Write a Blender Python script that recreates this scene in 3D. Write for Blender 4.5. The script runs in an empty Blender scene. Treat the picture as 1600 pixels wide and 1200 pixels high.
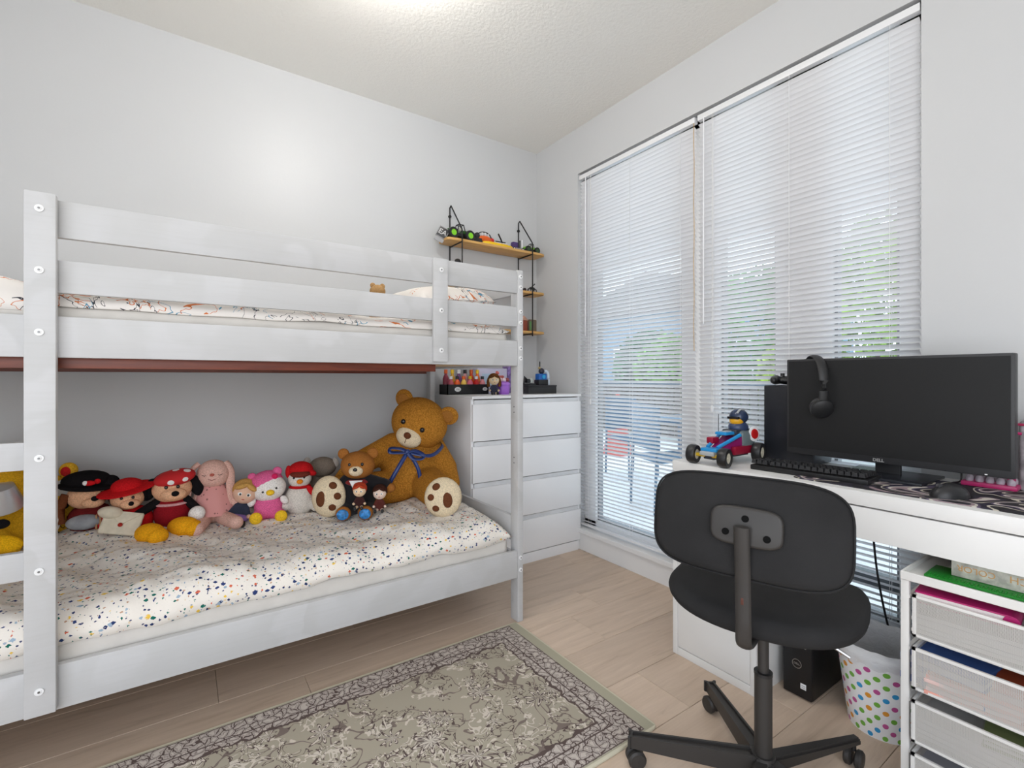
import bpy, bmesh, math, random
from mathutils import Vector, Matrix, Euler, noise
PI = math.pi
SC = bpy.context.scene
COL = SC.collection
random.seed(7)
R = math.radians

# ------------------------------------------------------------------ camera
cam_d = bpy.data.cameras.new('camera'); cam = bpy.data.objects.new('camera', cam_d); COL.objects.link(cam)
cam.location = (-2.12, -2.78, 1.10)
cam.rotation_euler = (R(90), 0, R(55.6 - 90))
cam_d.sensor_fit = 'HORIZONTAL'; cam_d.sensor_width = 36.0
cam_d.lens = 36.0 * 750 / 1600
cam_d.shift_y = -9 / 1600
cam_d.clip_start = 0.05
SC.camera = cam

# ------------------------------------------------------------------ world, lights, exposure
W = bpy.data.worlds.new('sky'); SC.world = W; W.use_nodes = True
nt = W.node_tree; nt.nodes.clear()
wo = nt.nodes.new('ShaderNodeOutputWorld'); bg = nt.nodes.new('ShaderNodeBackground')
tc = nt.nodes.new('ShaderNodeTexCoord'); sx = nt.nodes.new('ShaderNodeSeparateXYZ')
rp = nt.nodes.new('ShaderNodeValToRGB')
rp.color_ramp.elements[0].position = 0.5; rp.color_ramp.elements[0].color = (0.93, 0.96, 1, 1)
rp.color_ramp.elements[1].position = 0.9; rp.color_ramp.elements[1].color = (0.66, 0.80, 1, 1)
mr = nt.nodes.new('ShaderNodeMapRange'); mr.inputs[1].default_value = -1; mr.inputs[2].default_value = 1
nt.links.new(tc.outputs['Generated'], sx.inputs[0]); nt.links.new(sx.outputs[2], mr.inputs[0])
nt.links.new(mr.outputs[0], rp.inputs[0]); nt.links.new(rp.outputs[0], bg.inputs[0])
bg.inputs[1].default_value = 2.9
nt.links.new(bg.outputs[0], wo.inputs[0])

def area_light(name, loc, rot, sx_, sy_, power, color=(1, 1, 1)):
    d = bpy.data.lights.new(name, 'AREA'); d.shape = 'RECTANGLE'; d.size = sx_; d.size_y = sy_
    d.energy = power; d.color = color
    o = bpy.data.objects.new(name, d); COL.objects.link(o); o.location = loc; o.rotation_euler = rot
    return o
# unseen fill light added behind the camera to brighten the room
area_light('fill_light', (-2.9, -4.1, 2.0), (R(77), 0, R(-33)), 1.7, 1.2, 13, (1, 0.98, 0.96))
# ceiling lamp of the room (its globe is built in the lamp's builder below)
LAMP = (-1.51, -1.14, 2.645)
LAMP_POWER = 235
SC.view_settings.view_transform = 'Standard'
SC.view_settings.look = 'None'
SC.view_settings.gamma = 1
SC.view_settings.use_curve_mapping = False
SC.view_settings.exposure = -0.02

# ------------------------------------------------------------------ materials
def new_mat(name):
    m = bpy.data.materials.new(name); m.use_nodes = True
    n = m.node_tree; b = n.nodes['Principled BSDF']
    return m, n, b
def N(n, kind, **kw):
    x = n.nodes.new(kind)
    for k, v in kw.items(): setattr(x, k, v)
    return x
def math_(n, op, a, b=None, c=None, clamp=False):
    x = n.nodes.new('ShaderNodeMath'); x.operation = op; x.use_clamp = clamp
    for i, v in enumerate((a, b, c)):
        if v is None: continue
        if isinstance(v, (int, float)): x.inputs[i].default_value = v
        else: n.links.new(v, x.inputs[i])
    return x.outputs[0]
def mix_(n, fac, a, b):
    x = n.nodes.new('ShaderNodeMix'); x.data_type = 'RGBA'
    for sock, v in ((x.inputs[0], fac), (x.inputs[6], a), (x.inputs[7], b)):
        if isinstance(v, (int, float)): sock.default_value = v
        elif isinstance(v, (tuple, list)): sock.default_value = (*v[:3], 1)
        else: n.links.new(v, sock)
    return x.outputs[2]
def ramp_(n, fac, stops, interp='LINEAR'):
    x = n.nodes.new('ShaderNodeValToRGB'); cr = x.color_ramp; cr.interpolation = interp
    while len(cr.elements) < len(stops): cr.elements.new(0.5)
    for e, (p, c) in zip(cr.elements, stops): e.position = p; e.color = (*c[:3], 1)
    n.links.new(fac, x.inputs[0]); return x.outputs[0]
def coords(n, which='Object', scale=(1, 1, 1), rot=(0, 0, 0)):
    t = n.nodes.new('ShaderNodeTexCoord'); m = n.nodes.new('ShaderNodeMapping')
    m.inputs['Scale'].default_value = scale; m.inputs['Rotation'].default_value = rot
    n.links.new(t.outputs[which], m.inputs[0]); return m.outputs[0]
def noise_(n, vec, scale, detail=3, rough=0.5, dist=0):
    x = n.nodes.new('ShaderNodeTexNoise'); x.inputs['Scale'].default_value = scale
    x.inputs['Detail'].default_value = detail; x.inputs['Roughness'].default_value = rough
    x.inputs['Distortion'].default_value = dist
    n.links.new(vec, x.inputs['Vector']); return x.outputs[0]
def bump_(n, b, h, strength=0.3, dist=0.002):
    x = n.nodes.new('ShaderNodeBump'); x.inputs['Strength'].default_value = strength
    x.inputs['Distance'].default_value = dist
    n.links.new(h, x.inputs['Height']); n.links.new(x.outputs[0], b.inputs['Normal'])

MC = {}
def M(color, rough=0.5, metal=0.0, var=0.06, nscale=8.0, bump=0.0, bscale=200.0, sheen=0.0, spec=0.5, name='surface'):
    key = (tuple(color), rough, metal, var, nscale, bump, bscale, sheen, spec)
    if key in MC: return MC[key]
    m, n, b = new_mat(name)
    v = coords(n)
    f = noise_(n, v, nscale, 4)
    lo = tuple(max(0, c * (1 - var)) for c in color); hi = tuple(min(1, c * (1 + var)) for c in color)
    n.links.new(ramp_(n, f, [(0.35, lo), (0.65, hi)]), b.inputs['Base Color'])
    b.inputs['Roughness'].default_value = rough; b.inputs['Metallic'].default_value = metal
    b.inputs['Specular IOR Level'].default_value = spec
    if sheen: b.inputs['Sheen Weight'].default_value = sheen; b.inputs['Sheen Roughness'].default_value = 0.5
    if bump: bump_(n, b, noise_(n, v, bscale, 2), bump, 0.002)
    MC[key] = m; return m
def plush(color, s=1.0): return M(color, 0.95, 0, 0.18, 240, 0.5 * s, 600, 0.0, 0.08, 'plush')
def cloth(color): return M(color, 0.9, 0, 0.08, 40, 0.3, 500, 0.1, 0.2, 'cloth')
def plastic(color, rough=0.35): return M(color, rough, 0, 0.03, 10, 0, 200, 0, 0.5, 'plastic')

def wall_mat(color, name, rough=0.42):
    m, n, b = new_mat(name); v = coords(n)
    f = noise_(n, v, 1.3, 3)
    n.links.new(ramp_(n, f, [(0.3, tuple(c * 0.98 for c in color)), (0.7, tuple(min(1, c * 1.01) for c in color))]), b.inputs['Base Color'])
    b.inputs['Roughness'].default_value = rough; b.inputs['Specular IOR Level'].default_value = 0.5
    bump_(n, b, noise_(n, v, 90, 3), 0.10, 0.002)
    return m
MW = wall_mat((0.575, 0.582, 0.590), 'wall_paint')
def ceil_mat():
    m, n, b = new_mat('ceiling_texture'); v = coords(n)
    b.inputs['Base Color'].default_value = (0.86, 0.845, 0.80, 1); b.inputs['Roughness'].default_value = 0.9
    bump_(n, b, noise_(n, v, 55, 5, 0.7), 0.5, 0.006); return m
MCEIL = ceil_mat()
def painted_wood():
    m, n, b = new_mat('white_painted_pine')
    v = coords(n, 'Object')
    f = noise_(n, v, 5.0, 2, 0.4, 0.6); g = noise_(n, coords(n, 'Object', (2, 40, 40)), 3.0, 4, 0.6)
    c1 = ramp_(n, f, [(0.40, (0.545, 0.545, 0.55)), (0.46, (0.52, 0.52, 0.52)), (0.56, (0.51, 0.51, 0.51)), (0.60, (0.55, 0.55, 0.555))])
    c2 = mix_(n, ramp_(n, g, [(0.45, (0, 0, 0)), (0.8, (0.3, 0.3, 0.3))]), c1, (0.45, 0.445, 0.43))
    n.links.new(c2, b.inputs['Base Color']); b.inputs['Specular IOR Level'].default_value = 0.35; b.inputs['Roughness'].default_value = 0.45
    bump_(n, b, g, 0.12, 0.001); return m
MBED = painted_wood()
def wood(c1, c2, name, scale=(3, 30, 30), rough=0.45):
    m, n, b = new_mat(name); v = coords(n, 'Object', scale)
    f = noise_(n, v, 2.2, 6, 0.62, 0.4)
    n.links.new(ramp_(n, f, [(0.3, c1), (0.7, c2)]), b.inputs['Base Color'])
    b.inputs['Roughness'].default_value = rough; bump_(n, b, f, 0.12, 0.001); return m
MSHELF = wood((0.52, 0.27, 0.07), (0.72, 0.43, 0.15), 'oak_shelf')
MBROWN = wood((0.10, 0.018, 0.008), (0.18, 0.036, 0.012), 'red_brown_pine')
def floor_mat():
    m, n, b = new_mat('oak_laminate')
    t = n.nodes.new('ShaderNodeTexCoord'); oi = n.nodes.new('ShaderNodeObjectInfo')
    ad = n.nodes.new('ShaderNodeVectorMath'); ad.operation = 'ADD'
    sc = n.nodes.new('ShaderNodeVectorMath'); sc.operation = 'SCALE'; sc.inputs[3].default_value = 9.0
    cb = n.nodes.new('ShaderNodeCombineXYZ')
    for i in range(3): n.links.new(oi.outputs['Random'], cb.inputs[i])
    n.links.new(cb.outputs[0], sc.inputs[0])
    n.links.new(t.outputs['Object'], ad.inputs[0]); n.links.new(sc.outputs[0], ad.inputs[1])
    mp = n.nodes.new('ShaderNodeMapping'); mp.inputs['Scale'].default_value = (1.3, 13, 13)
    n.links.new(ad.outputs[0], mp.inputs[0])
    f = noise_(n, mp.outputs[0], 2.0, 6, 0.6, 0.9)
    mp2 = n.nodes.new('ShaderNodeMapping'); mp2.inputs['Scale'].default_value = (4, 70, 70)
    n.links.new(ad.outputs[0], mp2.inputs[0]); g = noise_(n, mp2.outputs[0], 2.0, 4, 0.6)
    c = ramp_(n, f, [(0.25, (0.48, 0.36, 0.265)), (0.42, (0.62, 0.48, 0.365)), (0.58, (0.67, 0.525, 0.405)), (0.8, (0.75, 0.60, 0.47))])
    c = mix_(n, math_(n, 'MULTIPLY', g, 0.3), c, (0.36, 0.26, 0.18))
    k = math_(n, 'MULTIPLY_ADD', oi.outputs['Random'], 0.10, 0.95)
    hs = n.nodes.new('ShaderNodeHueSaturation'); n.links.new(k, hs.inputs['Value']); n.links.new(c, hs.inputs['Color'])
    n.links.new(hs.outputs[0], b.inputs['Base Color'])
    b.inputs['Roughness'].default_value = 0.42; bump_(n, b, g, 0.15, 0.001); return m
MFLOOR = floor_mat()
WHITE = M((0.80, 0.80, 0.81), 0.30, 0, 0.01, 3, name='white_lacquer')
MDESK = M((0.78, 0.775, 0.76), 0.35, 0, 0.01, 3, name='white_desk')
TRIMW = M((0.80, 0.80, 0.80), 0.4, 0, 0.015, 3, name='white_trim')
BLACK = plastic((0.012, 0.012, 0.013), 0.4)
BLACKG = plastic((0.006, 0.006, 0.008), 0.12)
WIRE = M((0.012, 0.012, 0.012), 0.5, 0.3, 0.02, name='black_wire')
METAL = M((0.45, 0.45, 0.46), 0.3, 1.0, 0.05, name='steel')
CHROME = M((0.7, 0.7, 0.72), 0.15, 1.0, 0.02, name='chrome')
def emission(col, s):
    m, n, b = new_mat('lamp_glass'); b.inputs['Emission Color'].default_value = (*col, 1)
    b.inputs['Emission Strength'].default_value = s; b.inputs['Base Color'].default_value = (0.9, 0.9, 0.9, 1); return m
def glass_mat():
    m, n, b = new_mat('window_glass')
    out = n.nodes['Material Output']; tr = n.nodes.new('ShaderNodeBsdfTransparent'); gl = n.nodes.new('ShaderNodeBsdfGlossy')
    gl.inputs['Roughness'].default_value = 0.02
    tr.inputs[0].default_value = (0.93, 0.96, 0.96, 1)
    mx = n.nodes.new('ShaderNodeMixShader'); mx.inputs[0].default_value = 0.05; n.links.new(tr.outputs[0], mx.inputs[1])
    n.links.new(gl.outputs[0], mx.inputs[2]); n.links.new(mx.outputs[0], out.inputs[0]); return m
MGLASS = glass_mat()
def slat_mat():
    m, n, b = new_mat('white_slat')
    out = n.nodes['Material Output']; tl = n.nodes.new('ShaderNodeBsdfTranslucent'); tl.inputs[0].default_value = (0.85, 0.85, 0.90, 1)
    b.inputs['Base Color'].default_value = (0.82, 0.82, 0.83, 1); b.inputs['Roughness'].default_value = 0.35
    mx = n.nodes.new('ShaderNodeMixShader'); mx.inputs[0].default_value = 0.10
    n.links.new(b.outputs[0], mx.inputs[1]); n.links.new(tl.outputs[0], mx.inputs[2]); n.links.new(mx.outputs[0], out.inputs[0]); return m
MSLAT = slat_mat()

# ------------------------------------------------------------------ mesh helpers
def BM(): return bmesh.new()
def _add(bm, me_bm, mtx=None):
    """merge a temporary bmesh into bm"""
    if mtx is not None: bmesh.ops.transform(me_bm, matrix=mtx, verts=me_bm.verts)
    tmp = bpy.data.meshes.new('tmp'); me_bm.to_mesh(tmp); me_bm.free(); bm.from_mesh(tmp); bpy.data.meshes.remove(tmp)
def TR(loc=(0, 0, 0), rot=(0, 0, 0), scale=(1, 1, 1)):
    return Matrix.Translation(loc) @ Euler(rot).to_matrix().to_4x4() @ Matrix.Diagonal((*scale, 1))
def box(bm, x0, x1, y0, y1, z0, z1, bev=0.0, seg=2, mtx=None):
    t = bmesh.new(); bmesh.ops.create_cube(t, size=1)
    bmesh.ops.transform(t, matrix=TR(((x0 + x1) / 2, (y0 + y1) / 2, (z0 + z1) / 2), (0, 0, 0), (abs(x1 - x0), abs(y1 - y0), abs(z1 - z0))), verts=t.verts)
    if bev: bmesh.ops.bevel(t, geom=t.edges[:], offset=bev, segments=seg, profile=0.6, affect='EDGES')
    _add(bm, t, mtx)
def ell(bm, c, r, rot=(0, 0, 0), u=20, v=12, mtx=None):
    t = bmesh.new(); bmesh.ops.create_uvsphere(t, u_segments=u, v_segments=v, radius=1)
    bmesh.ops.transform(t, matrix=TR(c, rot, r if isinstance(r, (tuple, list)) else (r, r, r)), verts=t.verts)
    _add(bm, t, mtx)
def cyl(bm, p0, p1, r0, r1=None, n=16, mtx=None):
    p0 = Vector(p0); p1 = Vector(p1); d = p1 - p0
    t = bmesh.new(); bmesh.ops.create_cone(t, cap_ends=True, segments=n, radius1=r0, radius2=r0 if r1 is None else r1, depth=d.length)
    q = d.to_track_quat('Z', 'Y').to_matrix().to_4x4()
    bmesh.ops.transform(t, matrix=Matrix.Translation((p0 + p1) / 2) @ q, verts=t.verts)
    _add(bm, t, mtx)
def tube(bm, pts, r, n=8, mtx=None, flat=None):
    """swept tube along points; r a number or list; flat=(w,h) gives an oval section"""
    P = [Vector(p) for p in pts]; t = bmesh.new(); rings = []; up = Vector((0, 0, 1))
    for i, p in enumerate(P):
        d = (P[min(i + 1, len(P) - 1)] - P[max(i - 1, 0)]).normalized()
        a = d.cross(up)
        if a.length < 0.05: a = d.cross(Vector((0, 1, 0)))
        if i and a.dot(pa) < 0: a = -a
        a.normalize(); b = a.cross(d).normalized(); pa = a
        rr = r[i] if isinstance(r, (list, tuple)) else r
        w, h = (flat if flat else (1, 1))
        rings.append([t.verts.new(p + a * math.cos(2 * PI * k / n) * rr * w + b * math.sin(2 * PI * k / n) * rr * h) for k in range(n)])
    for i in range(len(P) - 1):
        for k in range(n): t.faces.new((rings[i][k], rings[i][(k + 1) % n], rings[i + 1][(k + 1) % n], rings[i + 1][k]))
    t.faces.new(rings[0][::-1]); t.faces.new(rings[-1])
    bmesh.ops.recalc_face_normals(t, faces=t.faces)
    _add(bm, t, mtx)
def smooth_path(pts, k=6):
    P = [Vector(p) for p in pts]; out = []
    for i in range(len(P) - 1):
        a, b, c, d = P[max(i - 1, 0)], P[i], P[i + 1], P[min(i + 2, len(P) - 1)]
        for s in range(k):
            u = s / k
            out.append(0.5 * ((2 * b) + (c - a) * u + (2 * a - 5 * b + 4 * c - d) * u * u + (3 * b - a - 3 * c + d) * u ** 3))
    out.append(P[-1]); return out
def lathe(bm, prof, n=28, mtx=None):
    t = bmesh.new(); rings = []
    for r, z in prof: rings.append([t.verts.new((max(r, 1e-5) * math.cos(2 * PI * k / n), max(r, 1e-5) * math.sin(2 * PI * k / n), z)) for k in range(n)])
    for i in range(len(rings) - 1):
        for k in range(n): t.faces.new((rings[i][k], rings[i][(k + 1) % n], rings[i + 1][(k + 1) % n], rings[i + 1][k]))
    bmesh.ops.remove_doubles(t, verts=t.verts, dist=2e-5); bmesh.ops.recalc_face_normals(t, faces=t.faces)
    _add(bm, t, mtx)
def prism(bm, poly, h, bev=0.0, seg=2, mtx=None):
    """polygon in XY extruded to z=h"""
    t = bmesh.new(); vs = [t.verts.new((x, y, 0)) for x, y in poly]; f = t.faces.new(vs)
    e = bmesh.ops.extrude_face_region(t, geom=[f]); bmesh.ops.translate(t, vec=(0, 0, h), verts=[x for x in e['geom'] if isinstance(x, bmesh.types.BMVert)])
    bmesh.ops.recalc_face_normals(t, faces=t.faces)
    if bev:
        ed = [x for x in t.edges if abs(x.verts[0].co.z - x.verts[1].co.z) < 1e-6]
        bmesh.ops.bevel(t, geom=ed, offset=bev, segments=seg, profile=0.5, affect='EDGES')
    _add(bm, t, mtx)
def superell(a, b, p=4, n=48):
    out = []
    for k in range(n):
        t = 2 * PI * k / n; c, s = math.cos(t), math.sin(t)
        out.append((a * math.copysign(abs(c) ** (2 / p), c), b * math.copysign(abs(s) ** (2 / p), s)))
    return out
def obj(name, bm, mat=None, parent=None, smooth=True, label=None, ang=40):
    me = bpy.data.meshes.new(name)
    if isinstance(bm, bmesh.types.BMesh): bm.to_mesh(me); bm.free()
    else: me = bm; me.name = name
    if mat: me.materials.clear(); me.materials.append(mat)
    if smooth:
        me.polygons.foreach_set('use_smooth', [True] * len(me.polygons))
        try: me.set_sharp_from_angle(angle=R(ang))
        except Exception: pass
    o = bpy.data.objects.new(name, me); COL.objects.link(o)
    if parent is not None: o.parent = parent
    if label: o['label'] = label
    return o
def inst(o, parent, loc=(0, 0, 0), rot=(0, 0, 0), name=None):
    c = o.copy(); COL.objects.link(c); c.parent = parent; c.location = loc; c.rotation_euler = rot
    return c
def tag(o, label, cat, group=None, kind=None):
    o['label'] = label; o['category'] = cat
    if group: o['group'] = group
    if kind: o['kind'] = kind
    return o
def thing(name, label, cat, loc=(0, 0, 0), rz=0.0, group=None, rot=None):
    o = bpy.data.objects.new(name, None); COL.objects.link(o); o.empty_display_size = 0.05
    o.location = loc; o.rotation_euler = rot if rot else (0, 0, rz)
    return tag(o, label, cat, group)
def struct(name, bm, mat, parent=None, smooth=False):
    o = obj(name, bm, mat, parent, smooth)
    if parent is None: o['kind'] = 'structure'
    return o
def qbox(name, parent, mat, x0, x1, y0, y1, z0, z1, bev=0.002, label=None):
    b = BM(); box(b, x0, x1, y0, y1, z0, z1, bev); return obj(name, b, mat, parent, label=label)
def qell(name, parent, mat, c, r, rot=(0, 0, 0), label=None, u=20, v=12):
    b = BM(); ell(b, c, r, rot, u, v); return obj(name, b, mat, parent, label=label)
def qcyl(name, parent, mat, p0, p1, r0, r1=None, n=16, label=None):
    b = BM(); cyl(b, p0, p1, r0, r1, n); return obj(name, b, mat, parent, label=label)
def qtube(name, parent, mat, pts, r, n=8, label=None, flat=None):
    b = BM(); tube(b, pts, r, n, None, flat); return obj(name, b, mat, parent, label=label)
def blob(name, parent, mat, parts, voxel=0.006, sm=6, label=None):
    """one continuous skin around ellipsoids ('e', c, r, rot) and tapered limbs ('c', p0, p1, r0, r1)"""
    b = BM()
    for p in parts:
        if p[0] == 'e': ell(b, p[1], p[2], p[3] if len(p) > 3 else (0, 0, 0), 24, 16)
        else:
            cyl(b, p[1], p[2], p[3], p[4], 20); ell(b, p[1], p[3], (0, 0, 0), 20, 12); ell(b, p[2], p[4], (0, 0, 0), 20, 12)
    me = bpy.data.meshes.new('tmp'); b.to_mesh(me); b.free()
    o = bpy.data.objects.new('tmp', me); COL.objects.link(o)
    m = o.modifiers.new('r', 'REMESH'); m.mode = 'VOXEL'; m.voxel_size = voxel
    s = o.modifiers.new('s', 'SMOOTH'); s.iterations = sm; s.factor = 0.5
    dg = bpy.context.evaluated_depsgraph_get()
    me2 = bpy.data.meshes.new_from_object(o.evaluated_get(dg)); bpy.data.objects.remove(o)
    return obj(name, me2, mat, parent, label=label, ang=180)
def text(name, body, size, mat, parent, loc, rot, depth=0.0005, label=None, bold=0.0):
    c = bpy.data.curves.new('t', 'FONT'); c.body = body; c.size = size; c.extrude = depth; c.align_x = 'CENTER'; c.align_y = 'CENTER'
    c.offset = bold
    o = bpy.data.objects.new('t', c); COL.objects.link(o)
    dg = bpy.context.evaluated_depsgraph_get(); me = bpy.data.meshes.new_from_object(o.evaluated_get(dg)); bpy.data.objects.remove(o)
    x = obj(name, me, mat, parent, smooth=False, label=label); x.location = loc; x.rotation_euler = rot; return x

# ------------------------------------------------------------------ room shell
XL, YB, H = -3.55, -4.3, 2.73      # far left and rear limits of the room
WY0, WY1, WZ0, WZ1 = -0.442, -2.206, 0.14, 2.43   # window opening in wall_right
fl = struct('floor', (lambda b: (box(b, XL, 0.14, YB, 0.1, -0.12, -0.012), b)[1])(BM()), M((0.12, 0.08, 0.055), 0.8, name='underlay'))
# planks along X, rows 0.2285 wide
pw = 0.2285; row_y = -1.105 + pw * 5
protos = {}
def plank_mesh(L):
    k = round(L, 3)
    if k not in protos:
        b = BM(); box(b, 0, L - 0.0012, 0, pw - 0.0014, -0.012, 0, 0.0009, 1)
        me = bpy.data.meshes.new('plank'); b.to_mesh(me); b.free(); me.materials.append(MFLOOR); protos[k] = me
    return protos[k]
r_i = 0; y = row_y
offs = [0.35, 0.87, 0.1, 0.62]
while y > YB:
    y -= pw
    y1 = y
    if y + pw > 0.0: pass
    xs = [XL]
    # butt joint of the row between y=-1.33 and -1.105 lies at x=-0.645
    shift = {0: -0.645}.get(round((y + 1.105 + pw) / pw), None)
    off = -0.645 if shift is not None else -offs[r_i % 4] - 0.1
    j = off
    while j > XL: j -= 1.3
    j += 1.3
    while j < 0.02: 
        if j - xs[-1] > 0.1: xs.append(j)
        j += 1.3
    xs.append(0.02)
    for a, c in zip(xs[:-1], xs[1:]):
        o = bpy.data.objects.new('plank', plank_mesh(c - a)); COL.objects.link(o); o.parent = fl; o.location = (a, y, 0)
    r_i += 1
b = BM(); box(b, XL, 0.14, 0, 0.1, 0, H); struct('wall_left', b, MW)
b = BM()
box(b, 0, 0.14, WY0, 0.0, 0, H); box(b, 0, 0.14, YB, WY1, 0, H)
box(b, 0, 0.14, WY1, WY0, WZ1, H); box(b, 0, 0.14, WY1, WY0, 0, WZ0 - 0.03)
struct('wall_right', b, MW)
b = BM(); box(b, XL - 0.1, 0.14, YB, 0.1, H, H + 0.1); struct('ceiling', b, MCEIL)
b = BM(); box(b, XL - 0.1, XL, -1.9, 0.1, 0, H); box(b, XL - 0.1, XL, YB, -1.9, 2.2, H); struct('wall_front', b, MW)
b = BM(); box(b, XL, -2.9, YB - 0.1, YB, 2.2, H); box(b, -1.6, 0.14, YB - 0.1, YB, 0, H); struct('wall_back', b, MW)
# baseboards
b = BM(); box(b, XL, -0.0, -0.012, 0, 0, 0.09, 0.003); struct('baseboard_left', b, TRIMW)
b = BM(); box(b, -0.012, 0, WY0, -0.03, 0, 0.09, 0.003); box(b, -0.012, 0, YB, WY1, 0, 0.09, 0.003); struct('baseboard_right', b, TRIMW)
# white panel and sill ledge under the window
b = BM(); box(b, -0.014, 0.0, WY1 - 0.02, WY0 + 0.02, 0, WZ0 - 0.028, 0.002); struct('trim_1', b, TRIMW)
b = BM(); box(b, -0.03, 0.10, WY1 - 0.02, WY0 + 0.02, WZ0 - 0.03, WZ0, 0.005); struct('trim_2', b, TRIMW)

def window(name, y0, y1, stiles, transom=None):
    """white frame set 7 cm into the wall; y0 > y1"""
    b = BM()
    X0, X1 = 0.062, 0.125
    for (a, c) in stiles: box(b, X0, X1, c, a, WZ0, WZ1, 0.003, 1)
    box(b, X0, X1, y1, y0, WZ0, WZ0 + 0.05, 0.003, 1); box(b, X0, X1, y1, y0, WZ1 - 0.05, WZ1, 0.003, 1)
    w = struct(name, b, TRIMW)
    for (s0, s1) in zip(stiles[:-1], stiles[1:]):
        bb = BM(); box(bb, 0.092, 0.098, s1[0], s0[1], WZ0 + 0.05, WZ1 - 0.05); obj('pane', bb, MGLASS, w, smooth=False)
        # thin inner sash around each pane
        bb = BM(); a, c = s0[1], s1[0]
        for q in ((a, a - 0.012), (c + 0.012, c)): box(bb, 0.080, 0.115, q[1], q[0], WZ0 + 0.05, WZ1 - 0.05)
        box(bb, 0.080, 0.115, c, a, WZ0 + 0.05, WZ0 + 0.065); obj('sash', bb, M((0.25, 0.26, 0.27), 0.5), w, smooth=False)
    if transom:
        bb = BM(); box(bb, 0.058, 0.12, transom[1], transom[0], 0.300, 0.345, 0.002); obj('transom', bb, M((0.13, 0.14, 0.15), 0.5), w)
    return w
window('window_1', WY0, -1.30, [(WY0, -0.545), (-1.185, -1.30)])
window('window_2', -1.30, WY1, [(-1.30, -1.405), (-1.675, -1.905), (-2.125, WY1)], (-1.905, -2.125))

# ------------------------------------------------------------------ venetian blinds
PITCH, SW, TILT = 0.0225, 0.0250, R(40)
def slat_mesh(L):
    b = BM(); n = 6; rows = []
    for i in range(n + 1):
        u = (i / n - 0.5) * SW; h = 0.0016 * (1 - (2 * i / n - 1) ** 2)
        # room edge (u<0, towards -x) is up
        x = u * math.cos(TILT) + h * math.sin(TILT); z = -u * math.sin(TILT) + h * math.cos(TILT)
        rows.append([b.verts.new((x, -L / 2 + L * j / 2, z)) for j in range(3)])
    for i in range(n):
        for j in range(2): b.faces.new((rows[i][j], rows[i][j + 1], rows[i + 1][j + 1], rows[i + 1][j]))
    me = bpy.data.meshes.new('slat'); b.to_mesh(me); b.free(); me.materials.append(MSLAT)
    me.polygons.foreach_set('use_smooth', [True] * len(me.polygons)); return me
def blind(y0, y1, zbot, label, gold, wand_y):
    L = y0 - y1; yc = (y0 + y1) / 2; xc = 0.022
    t = thing('venetian_blind', label, 'blind', (xc, yc, zbot), 0, 'venetian blinds in front of the window')
    top = 2.418 - zbot
    me = slat_mesh(L - 0.006)
    qbox('headrail', t, WHITE, -0.014, 0.014, -L / 2, L / 2, top - 0.028, top, 0.002)
    k = 0; z = 0.03
    while z < top - 0.035:
        o = bpy.data.objects.new('slat', me); COL.objects.link(o); o.parent = t; o.location = (0, 0, z)
        o.rotation_euler = (random.uniform(-0.0006, 0.0006), random.uniform(-0.05, 0.05), 0)
        z += PITCH; k += 1
    qbox('bottom_rail', t, WHITE, -0.012, 0.012, -L / 2, L / 2, 0.002, 0.014, 0.003)
    for f in (-0.40, 0.0, 0.40):
        for dx in (-0.0115, 0.0115):
            qcyl('ladder_cord', t, M((0.85, 0.85, 0.85), 0.8, name='cord'), (dx, f * L, 0.01), (dx, f * L, top - 0.02), 0.0009, None, 6)
    qcyl('tilt_wand', t, M((0.88, 0.88, 0.9), 0.2, name='clear_wand'), (-0.022, wand_y, top - 0.03), (-0.024, wand_y, top - 1.05), 0.0028, None, 8)
    wc = M((0.82, 0.80, 0.76), 0.8, name='lift_cord')
    qtube('lift_cord', t, wc, [(-0.02, wand_y - 0.045, top - 0.03), (-0.021, wand_y - 0.046, top - 0.9), (-0.02, wand_y - 0.044, top - 1.45)], 0.0012, 6)
    bb = BM(); lathe(bb, [(0.001, 0.0), (0.006, -0.004), (0.007, -0.02), (0.004, -0.032), (0.001, -0.034)], 12); o = obj('tassel', bb, WHITE, t); o.location = (-0.02, wand_y - 0.044, top - 1.45)
    if gold:
        gm = M((0.55, 0.36, 0.14), 0.7, name='aged_cord')
        qtube('edge_cord', t, gm, [(-0.013, -L / 2 + 0.004 + 0.002 * math.sin(i), top - 0.03 - i * 0.05) for i in range(24)], 0.0016, 6, label='yellowed cord')
    return t
blind(-0.446, -1.302, 0.150, 'white venetian blind beside the chest of drawers with a yellowed edge cord', True, 0.36)
blind(-1.318, -2.200, 0.150, 'white venetian blind behind the desk and monitor', False, 0.40)

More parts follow.
